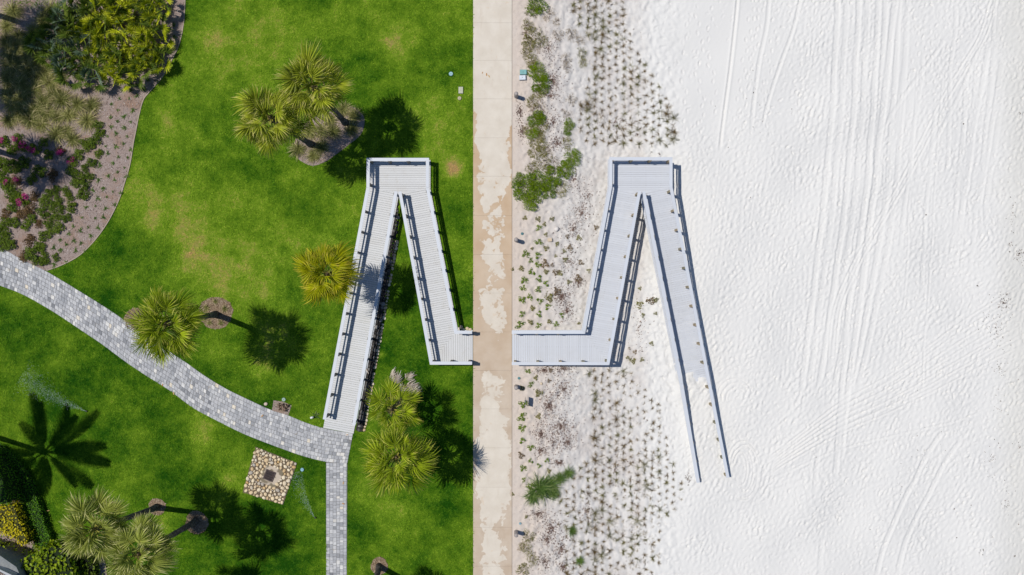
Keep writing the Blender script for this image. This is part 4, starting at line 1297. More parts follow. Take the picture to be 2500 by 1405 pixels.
FG = [(20, 22), (112, 22), (32, 82), (52, 128), (98, 172), (72, 212), (118, 222), (178, 252), (213, 254), (157, 277), (204, 292), (128, 282), (150, 318), (166, 338), (22, 160), (18, 252), (62, 290), (92, 246),
      (85, 185), (95, 45), (12, 120), (60, 165), (135, 185), (88, 300), (40, 200), (125, 325), (10, 205), (38, 240), (140, 240), (5, 60), (70, 75), (75, 110), (30, 110), (5, 95), (8, 145), (38, 150), (75, 145), (5, 185), (48, 178), (55, 220), (5, 230), (30, 275), (8, 290), (48, 262), (75, 265), (105, 270), (110, 195)]
FG.sort(key=lambda t: t[1])
for i, (x, y) in enumerate(FG):
    sc = R.uniform(.95, 1.3)
    o = put('fountain_grass', R.choice(FOUNT), None, P(x * .988 + 15, y * .988 + 8, 0), (0, 0, R.uniform(0, 6)), (sc, sc, sc * .95))
    tag(o, 'tan-green fountain grass tussock ' + ('below the palmetto thicket' if y > 210 and x > 85 else 'at the shaded left edge') + ', %s from the top of the bed' % nth(i + 1), 'grass', 'fountain grasses in the garden bed')
for i, (x, y) in enumerate(sorted(((865, 283), (860, 316), (786, 322), (758, 321), (815, 322), (729, 366), (766, 380), (785, 360), (807, 296), (838, 268)), reverse=True)):
    sc = R.uniform(.85, 1.1)
    o = put('fountain_grass', R.choice(FOUNT), None, P(x, y, 0), (0, 0, R.uniform(0, 6)), (sc, sc, sc * .9))
    tag(o, 'fountain grass tussock in the island bed, %s from the right' % nth(i + 1), 'grass', 'fountain grasses in the island bed')
SPIKY = blades_mesh(540, 'spiky_plant', MAT_FOUNT, 40, .42, .8, .009, .5)
for i, (x, y) in enumerate(((502, 752), (547, 755), (512, 790), (540, 790), (525, 738))):
    o = put('spiky_plant', SPIKY, None, P(x, y, .05), (0, 0, R.uniform(0, 6)), (R.uniform(.7, 1),) * 3)
    tag(o, 'small straw-coloured tuft in the lone palm mulch ring, ' + ('leftmost', 'rightmost', 'lower left', 'lower right', 'topmost')[i], 'grass', 'tufts in the mulch ring')

def shrub_mesh(seed, name, mat, n, leaf, lumps=5, flat=.75, spread=.55, asp=1.7, sprig=0.0, up=.6, inner=.35):
    """leafy dome of unit radius made of lumps, leaves as folded quads"""
    r = random.Random(seed); mb = MB()
    L = [(0, 0, .45, .62)] + [(spread * math.cos(a), spread * math.sin(a), r.uniform(.25, .5), r.uniform(.32, .52)) for a in [2 * math.pi * k / max(1, lumps - 1) + r.uniform(-.5, .5) for k in range(lumps - 1)]]
    for i in range(n):
        cx, cy, cz, cr = r.choice(L)
        v = Vector((r.gauss(0, 1), r.gauss(0, 1), abs(r.gauss(.35, .8)))).normalized()
        q = cr * (r.uniform(inner, 1) ** .5) * (1 + (sprig * r.random() if r.random() < .3 else 0))
        p = Vector((cx, cy, cz)) + v * q
        p.z = max(.02, p.z * flat)
        nrm = (v + Vector((r.gauss(0, .6), r.gauss(0, .6), up + r.gauss(0, .4)))).normalized()
        t = nrm.orthogonal().normalized(); t = Quaternion(nrm, r.uniform(0, 6.28)) @ t
        b = nrm.cross(t)
        l = leaf * r.uniform(.7, 1.3); w = l / asp
        fold = nrm * (w * .35)
        c = min(1, max(0, .5 + .28 * r.gauss(0, 1)))
        mb.add([p - t * l, p - b * w + fold, p + t * l, p + b * w + fold], [(0, 1, 2), (0, 2, 3)], c)
    return mb.mesh(name, mat)
def twigs_mesh(seed, n=9, rad=.6, h=.5, thick=.02):
    r = random.Random(seed); mb = MB()
    for i in range(n):
        a = r.uniform(0, 6.28); q = rad * r.uniform(.4, 1)
        mb.tube([(0, 0, -.05), (q * .5 * math.cos(a), q * .5 * math.sin(a), h * .55), (q * math.cos(a), q * math.sin(a), h)], [thick, thick * .7, thick * .3], 4)
    return mb.mesh('stems', MAT_TWIG)
TW = [twigs_mesh(600 + i) for i in range(3)]
BUSH = [shrub_mesh(610 + i, 'foliage', MAT_BUSH, 420, .10, 5, .8) for i in range(4)]
BUSHR = [shrub_mesh(620 + i, 'foliage', MAT_BUSHR, 300, .10, 5, .7) for i in range(2)]
PINK = [shrub_mesh(630 + i, 'flowers', MAT_PINK, 90, .10, 3, .9, .4, 1.2) for i in range(3)]
BG = [(243, 376, 9), (222, 358, 10), (208, 352, 9), (196, 377, 10), (226, 398, 9), (208, 412, 8), (178, 420, 11), (199, 438, 11), (219, 432, 9), (207, 455, 11), (187, 446, 9), (204, 476, 11), (240, 306, 9), (246, 325, 9),
      (232, 343, 11), (138, 466, 9), (163, 467, 9), (172, 482, 9), (178, 506, 11), (142, 492, 10), (130, 505, 10), (151, 512, 8), (118, 476, 10), (110, 492, 10), (108, 520, 11), (140, 530, 9), (164, 534, 9), (120, 545, 10),
      (96, 548, 9), (144, 557, 11), (75, 512, 12), (60, 490, 12), (45, 480, 11), (86, 480, 10), (30, 468, 12), (18, 450, 12), (8, 432, 12), (40, 442, 11), (26, 405, 12), (8, 402, 12), (45, 410, 10), (34, 500, 12), (16, 522, 11),
      (57, 524, 11), (80, 536, 10), (64, 552, 10), (40, 545, 11), (18, 545, 11), (125, 570, 9), (108, 576, 10), (74, 588, 10), (8, 565, 13), (16, 585, 12), (30, 600, 11), (82, 620, 15), (98, 640, 10), (60, 626, 10), (103, 606, 9),
      (108, 628, 9), (5, 600, 11), (138, 628, 7), (116, 640, 6), (95, 600, 9), (30, 365, 11), (55, 360, 11), (85, 365, 12), (120, 380, 11), (150, 370, 10), (10, 345, 11), (45, 340, 10), (100, 420, 12), (130, 430, 11), (80, 440, 11), (60, 400, 12), (110, 350, 9), (180, 395, 10)]
PK = {(55, 360), (85, 365), (150, 370), (45, 340), (10, 345), (180, 395), (40, 442), (60, 490)}
BG.sort(key=lambda t: t[1])
for i, (x, y, r_) in enumerate(BG):
    sc = r_ * 1.55 / PPM
    root = empty('bougainvillea_shrub' if (x, y) in PK else 'garden_shrub', P(x, y, 0))
    put('stems', R.choice(TW), root, None, (0, 0, R.uniform(0, 6)), (sc,) * 3)
    put('foliage', R.choice(BUSHR if (R.random() < .22 and x < 170) else BUSH), root, None, (0, 0, R.uniform(0, 6)), (sc * R.uniform(.9, 1.15), sc * R.uniform(.9, 1.15), sc * R.uniform(.8, 1.1)))
    if (x, y) in PK:
        for k in range(2):
            put('flowers', R.choice(PINK), root, (R.gauss(0, .3) * sc, R.gauss(0, .3) * sc, sc * .35), (0, 0, R.uniform(0, 6)), (sc * R.uniform(.55, .8),) * 3)
        tag(root, 'bougainvillea shrub with magenta flowers ' + ('near the fountain grasses' if y < 400 else 'among the green shrubs') + ', %s shrub from the top' % nth(i + 1), 'shrub', 'flowering shrubs in the garden bed')
    else:
        where = 'beside the paver path' if y > 560 else ('at the open mulch margin' if x > 170 else 'in the dense left planting')
        tag(root, 'small green leafy shrub ' + where + ', %s shrub from the top' % nth(i + 1), 'shrub', 'green shrubs in the garden bed')
LIR = [blades_mesh(650 + i, 'small_plant', MAT_FOUNTG, 22, .26, .8, .014, .6) for i in range(3)]
mp = []
for t in range(6000):
    x, y = R.uniform(130, 440), R.uniform(60, 650)
    if not inside(bed_poly, *[np.array([v]) for v in P2(x, y)])[0]: continue
    # keep to the open margin next to the lawn
    dmin = min((x - a) ** 2 + (y - b_) ** 2 for a, b_ in BED_EDGE) ** .5
    if dmin < 12 or dmin > (75 if y > 200 else 35): continue
    if any((x - a) ** 2 + (y - b_) ** 2 < 19 ** 2 for a, b_ in mp) or any((x - a) ** 2 + (y - b_) ** 2 < (c + 8) ** 2 for a, b_, c in BG): continue
    mp.append((x, y))
mp.sort(key=lambda t: t[1])
for i, (x, y) in enumerate(mp):
    sc = R.uniform(.6, 1.15)
    o = put('small_plant', R.choice(LIR), None, P(x, y, .01), (0, 0, R.uniform(0, 6)), (sc * R.uniform(.8, 1.3), sc * .7, sc))
    tag(o, 'tiny dark green seedling in the bare mulch margin, %s from the top' % nth(i + 1), 'plant', 'seedlings in the mulch margin')

# ================================================================= DUNE PLANTS
DSH = {'bright': [shrub_mesh(700 + i, 'foliage', MAT_DBRIGHT, 900, .065, 6, .5, .55, 2.4, .25) for i in range(3)],
       'olive': [shrub_mesh(710 + i, 'foliage', MAT_DOLIVE, 420, .075, 7, .45, .62, 3.2, .45) for i in range(3)],
       'brown': [shrub_mesh(720 + i, 'foliage', MAT_DBROWN, 220, .075, 7, .4, .62, 3.2, .6) for i in range(3)]}
DT = [twigs_mesh(730 + i, 12, .85, .28, .016) for i in range(3)]
DL = [(1310, 12, 27, 'bright'), (1335, 35, 17, 'brown'), (1287, 62, 15, 'olive'), (1300, 92, 25, 'olive'), (1322, 98, 16, 'olive'), (1357, 55, 13, 'brown'), (1362, 88, 15, 'brown'), (1395, 83, 16, 'brown'), (1415, 100, 13, 'brown'),
      (1420, 132, 15, 'olive'), (1424, 155, 12, 'olive'), (1288, 130, 16, 'olive'), (1298, 148, 15, 'olive'), (1314, 178, 25, 'bright'), (1318, 205, 24, 'bright'), (1310, 230, 16, 'olive'), (1382, 145, 15, 'brown'), (1383, 166, 13, 'brown'),
      (1312, 266, 22, 'brown'), (1308, 292, 20, 'bright'), (1320, 312, 21, 'olive'), (1310, 340, 24, 'olive'), (1394, 245, 15, 'brown'), (1382, 280, 13, 'brown'), (1390, 305, 15, 'bright'), (1386, 322, 12, 'bright'), (1383, 352, 17, 'olive'),
      (1397, 385, 23, 'bright'), (1305, 372, 18, 'olive'), (1325, 395, 26, 'olive'), (1350, 400, 18, 'brown'), (1285, 462, 36, 'bright'), (1315, 445, 27, 'bright'), (1300, 490, 27, 'bright'), (1352, 430, 27, 'bright'), (1380, 415, 24, 'bright'),
      (1368, 462, 22, 'olive'), (1268, 440, 18, 'bright'), (1340, 470, 20, 'bright'), (1290, 318, 14, 'olive'), (1296, 30, 16, 'olive'), (1292, 108, 16, 'olive'), (1310, 118, 14, 'brown'), (1304, 162, 17, 'olive'), (1300, 250, 16, 'olive'), (1318, 286, 16, 'bright'), (1300, 325, 15, 'bright'), (1320, 355, 17, 'olive'), (1300, 410, 18, 'olive'), (1335, 372, 15, 'brown'), (1326, 222, 14, 'olive'),
      (1290, 1310, 16, 'olive'), (1284, 1338, 15, 'olive'), (1300, 1365, 14, 'olive'), (1278, 1390, 17, 'olive'), (1275, 1335, 12, 'brown')]
DL.sort(key=lambda t: t[1])
for i, (x, y, r_, k) in enumerate(DL):
    v = P(x, y, -.1); zz = sand_z(v.x, v.y); v = P(x, y, zz)
    sc = r_ * 1.12 / PPM
    root = empty('dune_shrub', v)
    put('stems', R.choice(DT), root, None, (0, 0, R.uniform(0, 6)), (sc,) * 3)
    put('foliage', R.choice(DSH[k]), root, None, (0, 0, R.uniform(0, 6)), (sc * R.uniform(.9, 1.1), sc * R.uniform(.9, 1.15), sc * (.8 if k == 'bright' else .6)))
    kind = {'bright': 'bright green dune shrub ', 'olive': 'olive twiggy dune shrub ', 'brown': 'sparse brownish dune shrub '}[k]
    where = 'near the lowest bollard' if y > 1200 else ('above the beach ramp' if y > 365 else ('bordering the sea oats' if x > 1345 else 'along the upper walk'))
    tag(root, kind + where + ', %s from the top' % nth(i + 1), 'shrub', 'dune shrubs')
SM = [shrub_mesh(740 + i, 'dune_seedling', MAT_DBRIGHT if i < 2 else MAT_DOLIVE if i < 4 else MAT_DBROWN, 75, .20, 4, .6, .55, 2.6, .8, inner=.1) for i in range(5)]
SP = [(1281, 532, 6, 3), (1314, 534, 8, 3), (1348, 534, 7, 3), (1316, 557, 8, 0), (1330, 548, 6, 3), (1332, 574, 6, 3), (1316, 593, 9, 0), (1360, 596, 7, 2), (1334, 608, 8, 3), (1299, 607, 5, 2), (1284, 619, 10, 0), (1313, 625, 8, 1), (1295, 637, 8, 0),
      (1312, 648, 9, 0), (1273, 656, 9, 2), (1299, 665, 9, 1), (1333, 664, 8, 2), (1280, 683, 10, 0), (1316, 680, 9, 1), (1334, 693, 9, 1), (1278, 705, 9, 0), (1313, 707, 9, 0), (1275, 734, 11, 0), (1294, 724, 8, 0), (1317, 735, 9, 1), (1337, 750, 9, 1),
      (1300, 753, 8, 2), (1276, 767, 9, 0), (1316, 766, 8, 1), (1271, 793, 11, 0), (1295, 787, 8, 2), (1316, 795, 9, 0), (1341, 786, 7, 2), (1358, 793, 8, 0), (1372, 770, 7, 1), (1385, 578, 7, 4), (1413, 583, 7, 3), (1390, 606, 10, 4), (1378, 613, 7, 3), (1379, 635, 7, 3),
      (1455, 556, 8, 4), (1436, 662, 6, 3), (1330, 645, 11, 4), (1357, 665, 9, 4), (1368, 668, 8, 3), (1347, 648, 7, 4), (1418, 642, 8, 4), (1412, 680, 11, 4), (1357, 625, 5, 3), (1390, 690, 6, 3), (1340, 725, 12, 3), (1360, 712, 12, 4),
      (1290, 908, 8, 0), (1309, 923, 7, 3), (1297, 938, 9, 0), (1275, 948, 8, 2), (1316, 962, 10, 3), (1277, 986, 11, 0), (1272, 1019, 12, 0), (1316, 1017, 8, 3), (1274, 1047, 10, 0), (1275, 1077, 9, 1), (1295, 1092, 9, 0), (1296, 1126, 7, 1), (1335, 1125, 7, 1), (1315, 1137, 7, 1),
      (1277, 1142, 9, 0), (1280, 1171, 7, 0), (1294, 1187, 9, 0), (1272, 1112, 9, 4), (1250, 1207, 5, 3), (1340, 1150, 7, 2), (1344, 904, 6, 4), (1340, 930, 6, 4), (1285, 1262, 5, 2), (1413, 790, 5, 2), (1251, 658, 5, 2),
      (1560, 745, 9, 3), (1588, 735, 13, 4), (1601, 733, 8, 2), (1569, 770, 6, 3), (1563, 705, 6, 3), (1545, 880, 9, 3), (1533, 875, 7, 3), (1550, 860, 7, 4), (1568, 878, 6, 3), (1590, 840, 6, 3), (1600, 765, 5, 3), (1536, 852, 5, 4)]
SP.sort(key=lambda t: t[1])
for i, (x, y, r_, k) in enumerate(SP):
    v = P(x, y, -.2); zz = sand_z(v.x, v.y); v = P(x, y, zz)
    sc = r_ * 1.15 / PPM
    o = put('dune_seedling', SM[k], None, v, (0, 0, R.uniform(0, 6)), (sc * R.uniform(.85, 1.2), sc * R.uniform(.8, 1.1), sc * .8))
    kind = ('small bright green dune plant ', 'small bright green dune plant ', 'small olive dune plant ', 'small olive dune plant ', 'withered brown dune plant ')[k]
    where = 'between the legs of the beach ramp' if x > 1480 else ('left of the beach ramp' if y < 810 else 'below the beach ramp')
    tag(o, kind + where + ', %s from the top' % nth(i + 1), 'plant', 'small dune plants')

# ---- sea oats planted in staggered rows
OAT = [blades_mesh(800 + i, 'sea_oats_tuft', MAT_OAT if i < 4 else MAT_OATG, 26 + 2 * i, .35, .60, .0062, .42, 4, jit=.022) for i in range(7)]
OATB = [blades_mesh(820 + i, 'sea_oats_tuft', MAT_OATG if i < 1 else MAT_OAT, 58, .58, .65, .0060, .55, 4, jit=.06) for i in range(2)]
up_poly = [(1400, -25), (1532, -25), (1535, 60), (1545, 110), (1572, 150), (1600, 182), (1625, 220), (1642, 255), (1650, 300), (1648, 345), (1625, 362), (1550, 352), (1445, 362), (1418, 335), (1410, 280), (1432, 200), (1448, 150), (1422, 75), (1385, 20)]
lo_poly = [(1437, 905), (1500, 893), (1545, 905), (1575, 950), (1612, 990), (1622, 1035), (1635, 1090), (1660, 1150), (1672, 1212), (1645, 1250), (1615, 1262), (1607, 1430), (1385, 1430), (1378, 1310), (1345, 1262), (1342, 1225), (1385, 1170), (1440, 1115), (1440, 1000)]
tufts = []
row = 0
y = -25.0
while y < 1430:
    x = 1330 + (row % 2) * 17.5
    col_n = 0
    while x < 1690:
        qx, qy = x + R.gauss(0, 1.5) , y + R.gauss(0, 1.2)
        a = np.array([qx]); b_ = np.array([qy])
        iu = inside(up_poly, a, b_)[0]; il = inside(lo_poly, a, b_)[0]
        if (iu or il) and not (il and R.random() < .10):
            big = 0
            if iu and qx < 1470 + .12 * (150 - qy) and R.random() < .42: big = 1
            if iu and qy > 335 and R.random() < .5: big = 1
            if iu and qx > 1585 + (qy - 180) * .28 and R.random() < .5: big = 1
            if il and 1425 < qx < 1462 and R.random() < .5: big = 1
            if il and R.random() < .07: big = 1
            s_ = R.uniform(.62, 1.08) if not big else R.uniform(.65, 1.0)
            if il and (qx > 1600 or qy < 1000): s_ *= .85
            col_n += 1; tufts.append((s_ * (1.5 if big else 1), qx, qy, s_, big, iu, row + 1, col_n))
        x += 35
    y += 9.2; row += 1
tufts.sort(key=lambda t: -t[0])
print('tufts', len(tufts))
rest_v = []; rest_f = []; rest_c = []; rest_t = []; nb = 0
for i, (_, x, y, s_, big, iu, rw, cn) in enumerate(tufts):
    v = P(x, y, -.8); v = P(x, y, sand_z(v.x, v.y))
    m = R.choice(OATB if big else OAT); az = R.uniform(0, 6.28)
    if i < 300:
        o = put('sea_oats_tuft', m, None, v, (0, 0, az), (s_, s_, s_ * .9))
        lab = ('bushy ' if big else 'thin ') + 'sea oats tuft ' + ('above' if iu else 'below') + ' the beach ramp, %s from the left in the %s row' % (nth(cn), nth(rw))
        tag(o, lab, 'grass', 'sea oats planted on the dune')
    else:
        n_ = len(m.vertices); co = np.empty(n_ * 3, np.float32); m.vertices.foreach_get('co', co); co = co.reshape(-1, 3) * s_
        c_, sn = math.cos(az), math.sin(az)
        co = np.stack([co[:, 0] * c_ - co[:, 1] * sn + v.x, co[:, 0] * sn + co[:, 1] * c_ + v.y, co[:, 2] * .9 + v.z], -1)
        rest_v.append(co)
        ca = np.empty(n_, np.float32); m.attributes['c'].data.foreach_get('value', ca); rest_c.append(ca)
        ta = np.empty(n_, np.float32); m.attributes['tip'].data.foreach_get('value', ta); rest_t.append(ta)
        rest_f += [tuple(k + nb for k in p.vertices) for p in m.polygons]; nb += n_
if rest_v:
    RV = np.concatenate(rest_v)
    o = put('sea_oats', mesh_py('sea_oats', RV.tolist(), rest_f, MAT_OAT, False, {'c': np.concatenate(rest_c), 'tip': np.concatenate(rest_t)}))
    tag(o, 'smaller sea oats tufts scattered through the planted dune rows', 'grass', kind='stuff')
# big green grass clump by the lower walk, with the smaller ones trailing from it
CORD = [blades_mesh(850 + i, 'cord_grass', MAT_FOUNTG, 260, .95, .9, .010, .75, 4, jit=.12) for i in range(2)]
for i, (x, y, s_, lab) in enumerate(((1318, 1192, 1.25, 'largest green cord grass clump beside the lower concrete walk'), (1342, 1182, .95, 'green cord grass clump touching the largest one on its beach side'),
                                     (1300, 1212, .8, 'green cord grass clump at the walk side of the largest one'), (1366, 1168, .6, 'small green cord grass clump trailing up from the large ones'),
                                     (1388, 1155, .6, 'small green cord grass clump at the upper end of the trailing row'), (1395, 1296, .5, 'upright green grass clump alone among the lower sea oats'),
                                     (1415, 1370, .45, 'grey-green grass clump near the bottom edge among the sea oats'), (1352, 1205, .6, 'small green cord grass clump below the large ones'))):
    v = P(x, y, -.4); v = P(x, y, sand_z(v.x, v.y))
    o = put('cord_grass', CORD[i % 2], None, v, (0, 0, R.uniform(0, 6)), (s_, s_, s_ * .8))
    tag(o, lab, 'grass', 'cord grass clumps')
# ---- dry leaves and seaweed bits: nobody could count them
def litter(name, specs, mat, label, cat, smin=.02, smax=.07):
    V = []; F = []; C = []; nb = 0
    for x, y, rx, ry, n in specs:
        for k in range(n):
            a = R.uniform(0, 6.28); q = abs(R.gauss(0, .55))
            px_, py_ = x + rx * q * math.cos(a), y + ry * q * math.sin(a)
            v = P(px_, py_, -.6)
            if v.x < XR + .02: continue
            v = P(px_, py_, sand_z(v.x, v.y)); z = sand_z(v.x, v.y)
            l = R.uniform(smin, smax); w = l * R.uniform(.2, .55); th = R.uniform(0, 6.28); h = R.uniform(.005, .03)
            ux, uy = math.cos(th) * l, math.sin(th) * l; wx, wy = -math.sin(th) * w, math.cos(th) * w
            V += [(v.x - ux, v.y - uy, z + .004), (v.x + wx, v.y + wy, z + .006 + h), (v.x + ux, v.y + uy, z + .004 + h * .6), (v.x - wx, v.y - wy, z + .004)]
            F.append((nb, nb + 3, nb + 2, nb + 1)); nb += 4; C += [R.random()] * 4
    o = put(name, mesh_py(name, V, F, mat, False, {'c': C}))
    tag(o, label, cat, kind='stuff')
m_lit = M('dry_leaf_litter', .9, .1); m_lit.color(m_lit.ramp(m_lit.attr('c'), [(0, (.05, .03, .025)), (.5, (.16, .10, .08)), (.9, (.30, .21, .17)), (1, (.40, .33, .27))]))
spec = [(1400, 440, 40, 45, 130), (1420, 520, 45, 60, 190), (1400, 560, 40, 40, 150), (1390, 640, 50, 60, 130), (1370, 725, 35, 40, 330), (1385, 760, 25, 40, 140), (1412, 690, 14, 16, 90), (1435, 480, 25, 40, 60),
        (1330, 905, 30, 15, 130), (1375, 900, 35, 18, 150), (1375, 950, 35, 40, 240), (1340, 990, 35, 55, 360), (1370, 1040, 50, 40, 330), (1320, 1060, 25, 30, 150), (1385, 1080, 30, 30, 200), (1320, 1100, 20, 20, 130), (1365, 1130, 20, 10, 130),
        (1350, 1080, 50, 60, 200), (1315, 1255, 28, 16, 160), (1345, 1290, 40, 45, 260), (1370, 1340, 25, 45, 230), (1375, 1385, 20, 15, 110), (1330, 1370, 35, 35, 150), (1335, 1320, 30, 30, 130),
        (1270, 270, 14, 40, 110), (1275, 320, 16, 30, 120), (1340, 120, 40, 70, 170), (1350, 200, 40, 60, 260), (1345, 235, 20, 10, 70), (1350, 300, 40, 50, 200), (1360, 350, 30, 25, 150), (1285, 80, 12, 40, 60),
        (1500, 300, 70, 40, 60), (1520, 100, 60, 70, 40), (1500, 1150, 80, 150, 90), (1550, 1330, 50, 70, 30), (1430, 1250, 40, 50, 120), (1560, 800, 25, 90, 80)]
spec = [(x, y, rx, ry, int(n * 1.7)) for x, y, rx, ry, n in spec]
litter('leaf_litter', spec, m_lit.m, 'brown dead leaf litter on the dune sand', 'leaf litter')
m_weed = M('seaweed_bit', .8, .2); m_weed.color(m_weed.ramp(m_weed.attr('c'), [(0, (.015, .01, .008)), (.7, (.06, .03, .02)), (1, (.16, .06, .04))]))
spec = [(2488, 620, 18, 25, 60), (2465, 595, 10, 15, 14), (2450, 740, 28, 40, 90), (2430, 800, 40, 60, 80), (2470, 520, 15, 60, 30), (2440, 900, 35, 60, 40), (2260, 525, 2, 2, 7), (2385, 698, 3, 2, 8), (2400, 785, 2, 1, 3), (2420, 1120, 40, 60, 40), (2330, 1243, 2, 2, 6), (2335, 1312, 3, 2, 5),
        (2423, 1312, 3, 3, 8), (2487, 1280, 3, 3, 7), (2478, 1358, 3, 3, 7), (2460, 1230, 30, 60, 22), (2400, 1345, 20, 20, 12), (2490, 1090, 8, 30, 14), (2353, 302, 2, 2, 6), (2490, 278, 3, 3, 5), (2440, 1000, 40, 40, 16), (2250, 1100, 250, 250, 40), (1850, 250, 150, 200, 22), (1818, 633, 1, 1, 2),
        (1680, 1170, 9, 18, 60), (1425, 1200, 4, 3, 16), (1482, 1232, 5, 3, 18), (1601, 1235, 5, 3, 14), (1547, 1130, 3, 3, 9), (1580, 1027, 2, 3, 8), (1427, 1340, 4, 4, 12), (1432, 1218, 5, 3, 10), (1515, 1262, 3, 3, 6), (1555, 330, 6, 5, 20), (1493, 12, 3, 3, 8), (1508, 315, 6, 5, 16), (1568, 858, 2, 3, 8), (1590, 372, 4, 4, 8), (1610, 376, 5, 4, 8)]
litter('seaweed_debris', spec, m_weed.m, 'dark seaweed scraps scattered over the white sand', 'debris', .02, .06)

# ================================================================= HEDGES, HOUSE CORNER (lower left)
def leafy_block(name, label, cat, px_poly, h, mat, leaf, dens, top_rough=.05, parent_group=None, z_base=0.0, core=(.012, .03, .006), asp=1.6, dome=0.0):
    """clipped hedge: px_poly is the outline of its TOP in the photo"""
    poly = ccw([P2(x, y, h) for x, y in px_poly])
    cx = sum(p[0] for p in poly) / len(poly); cy = sum(p[1] for p in poly) / len(poly)
    root = empty(name, (cx, cy, 0), label, cat)
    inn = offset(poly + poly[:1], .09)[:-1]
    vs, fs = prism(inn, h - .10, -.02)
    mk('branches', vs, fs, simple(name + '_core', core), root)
    r = random.Random(len(label))
    pts = []
    X, Y = poly_points(poly, dens)
    maxd = max(math.hypot(p[0] - cx, p[1] - cy) for p in poly)
    for x, y in zip(X, Y):
        q = math.hypot(x - cx, y - cy) / maxd
        pts.append((Vector((x, y, h - dome * q * q + r.gauss(0, top_rough) - abs(r.gauss(0, .03)))), Vector((0, 0, 1))))
    for a, b_ in zip(poly, poly[1:] + poly[:1]):
        l = math.hypot(b_[0] - a[0], b_[1] - a[1]); nn = Vector((b_[1] - a[1], a[0] - b_[0], 0)).normalized()
        for k in range(int(l * h * dens * .5)):
            t = r.random(); z = r.uniform(.05, h)
            x, y = a[0] + (b_[0] - a[0]) * t, a[1] + (b_[1] - a[1]) * t
            pts.append((Vector((x, y, z)) + nn * r.gauss(0, top_rough), nn))
    mb = MB()
    for p, nn in pts:
        nrm = (nn + Vector((r.gauss(0, .55), r.gauss(0, .55), .25 + r.gauss(0, .4)))).normalized()
        t = Quaternion(nrm, r.uniform(0, 6.28)) @ nrm.orthogonal().normalized(); b_ = nrm.cross(t)
        l = leaf * r.uniform(.7, 1.3); w = l / asp; fold = nrm * w * .3
        p = p - root.location
        mb.add([p - t * l, p - b_ * w + fold, p + t * l, p + b_ * w + fold], [(0, 1, 2), (0, 2, 3)], min(1, max(0, .5 + .28 * r.gauss(0, 1))))
    put('foliage', mb.mesh('foliage', mat), root)
    return root
leafy_block('clipped_hedge', 'tall dark clipped hedge at the left edge above the yellow crotons', 'hedge', [(-80, 1100), (-40, 1106), (-14, 1132), (6, 1168), (14, 1200), (20, 1232), (0, 1236), (-80, 1230)], 2.3, MAT_HEDGE, .05, 130, .06)
leafy_block('clipped_hedge', 'low green clipped hedge band following the curved lawn edge, sunlit at its lower end', 'hedge', [(-60, 1080), (0, 1088), (28, 1115), (62, 1155), (80, 1190), (98, 1242), (111, 1288), (121, 1306), (122, 1328), (110, 1346), (84, 1344), (74, 1320), (62, 1292), (50, 1255), (46, 1225), (42, 1195), (28, 1160), (6, 1132), (-60, 1120)], .6, MAT_HEDGE, .045, 260, .035)
leafy_block('croton_shrub', 'bright yellow croton mass at the lower left edge', 'shrub', [(-40, 1245), (10, 1236), (34, 1232), (42, 1256), (50, 1280), (66, 1318), (66, 1333), (50, 1333), (28, 1316), (0, 1302), (-40, 1296)], 1.5, MAT_CROTON, .07, 130, .10, core=(.05, .05, .01), asp=1.8, dome=.25)
leafy_block('broadleaf_shrub', 'glossy broad-leaved green bush in the bottom left corner beside the pale palms', 'shrub', [(62, 1362), (85, 1348), (110, 1345), (125, 1330), (150, 1338), (168, 1350), (172, 1375), (180, 1400), (184, 1440), (60, 1440), (50, 1400), (52, 1378)], 2.0, MAT_GLOSSY, .115, 75, .20, core=(.01, .02, .004), asp=1.35, dome=.5)
leafy_block('broadleaf_shrub', 'low green bush in shade between the yellow crotons and the grey roof edge', 'shrub', [(-40, 1325), (0, 1330), (18, 1338), (40, 1352), (60, 1366), (50, 1388), (30, 1376), (0, 1356), (-40, 1340)], 1.2, MAT_GLOSSY, .085, 90, .14, core=(.01, .02, .004), dome=.2)
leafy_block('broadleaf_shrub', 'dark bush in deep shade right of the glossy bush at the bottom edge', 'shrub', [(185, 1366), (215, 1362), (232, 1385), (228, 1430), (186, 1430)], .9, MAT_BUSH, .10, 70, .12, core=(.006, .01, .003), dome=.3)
house = empty('house_corner', P(-20, 1420, 0), 'corner of a house with grey parapet and pinkish tiled roof in the bottom left', 'building')
hz = 3.0
def hp(L, z): return [P2(x, y, z) for x, y in L]
m_par = simple('grey_parapet', (.20, .215, .22), .8, .2, (.26, .27, .27))
vs, fs = prism(hp([(-60, 1338), (0, 1357), (40, 1385), (52, 1412), (52, 1500), (-60, 1500)], hz - .45), hz - .45, -.05); mk('wall', vs, fs, m_par, house)
vs, fs = prism(hp([(-60, 1372), (0, 1391), (32, 1406), (32, 1414), (0, 1396), (-60, 1377)], hz + .1), hz + .1, hz - .46); mk('parapet', vs, fs, simple('pale_flashing', (.42, .43, .44), .6, .3), house)
m_tile = M('pinkish_roof_tile', .8, .2); m_tile.color(m_tile.mix(m_tile.rnd(), (.50, .36, .29), (.62, .50, .43)))
tdir = Vector((*P2(0, 1391, hz), 0)) - Vector((*P2(32, 1406, hz), 0)); tdir.normalize()
tn = Vector((tdir.y, -tdir.x, 0)); tn = tn if tn.y < 0 else -tn
st = Vector((*P2(34, 1412, hz), hz))
for i in range(16):
    mb = MB(); a = st + tdir * (i * .125) + tn * .04
    mb.tube([a, a + tn * .9 + Vector((0, 0, .15))], [.055, .055], 8)
    mk('roof_tile', mb.v, mb.f, m_tile.m, house, smooth=True)

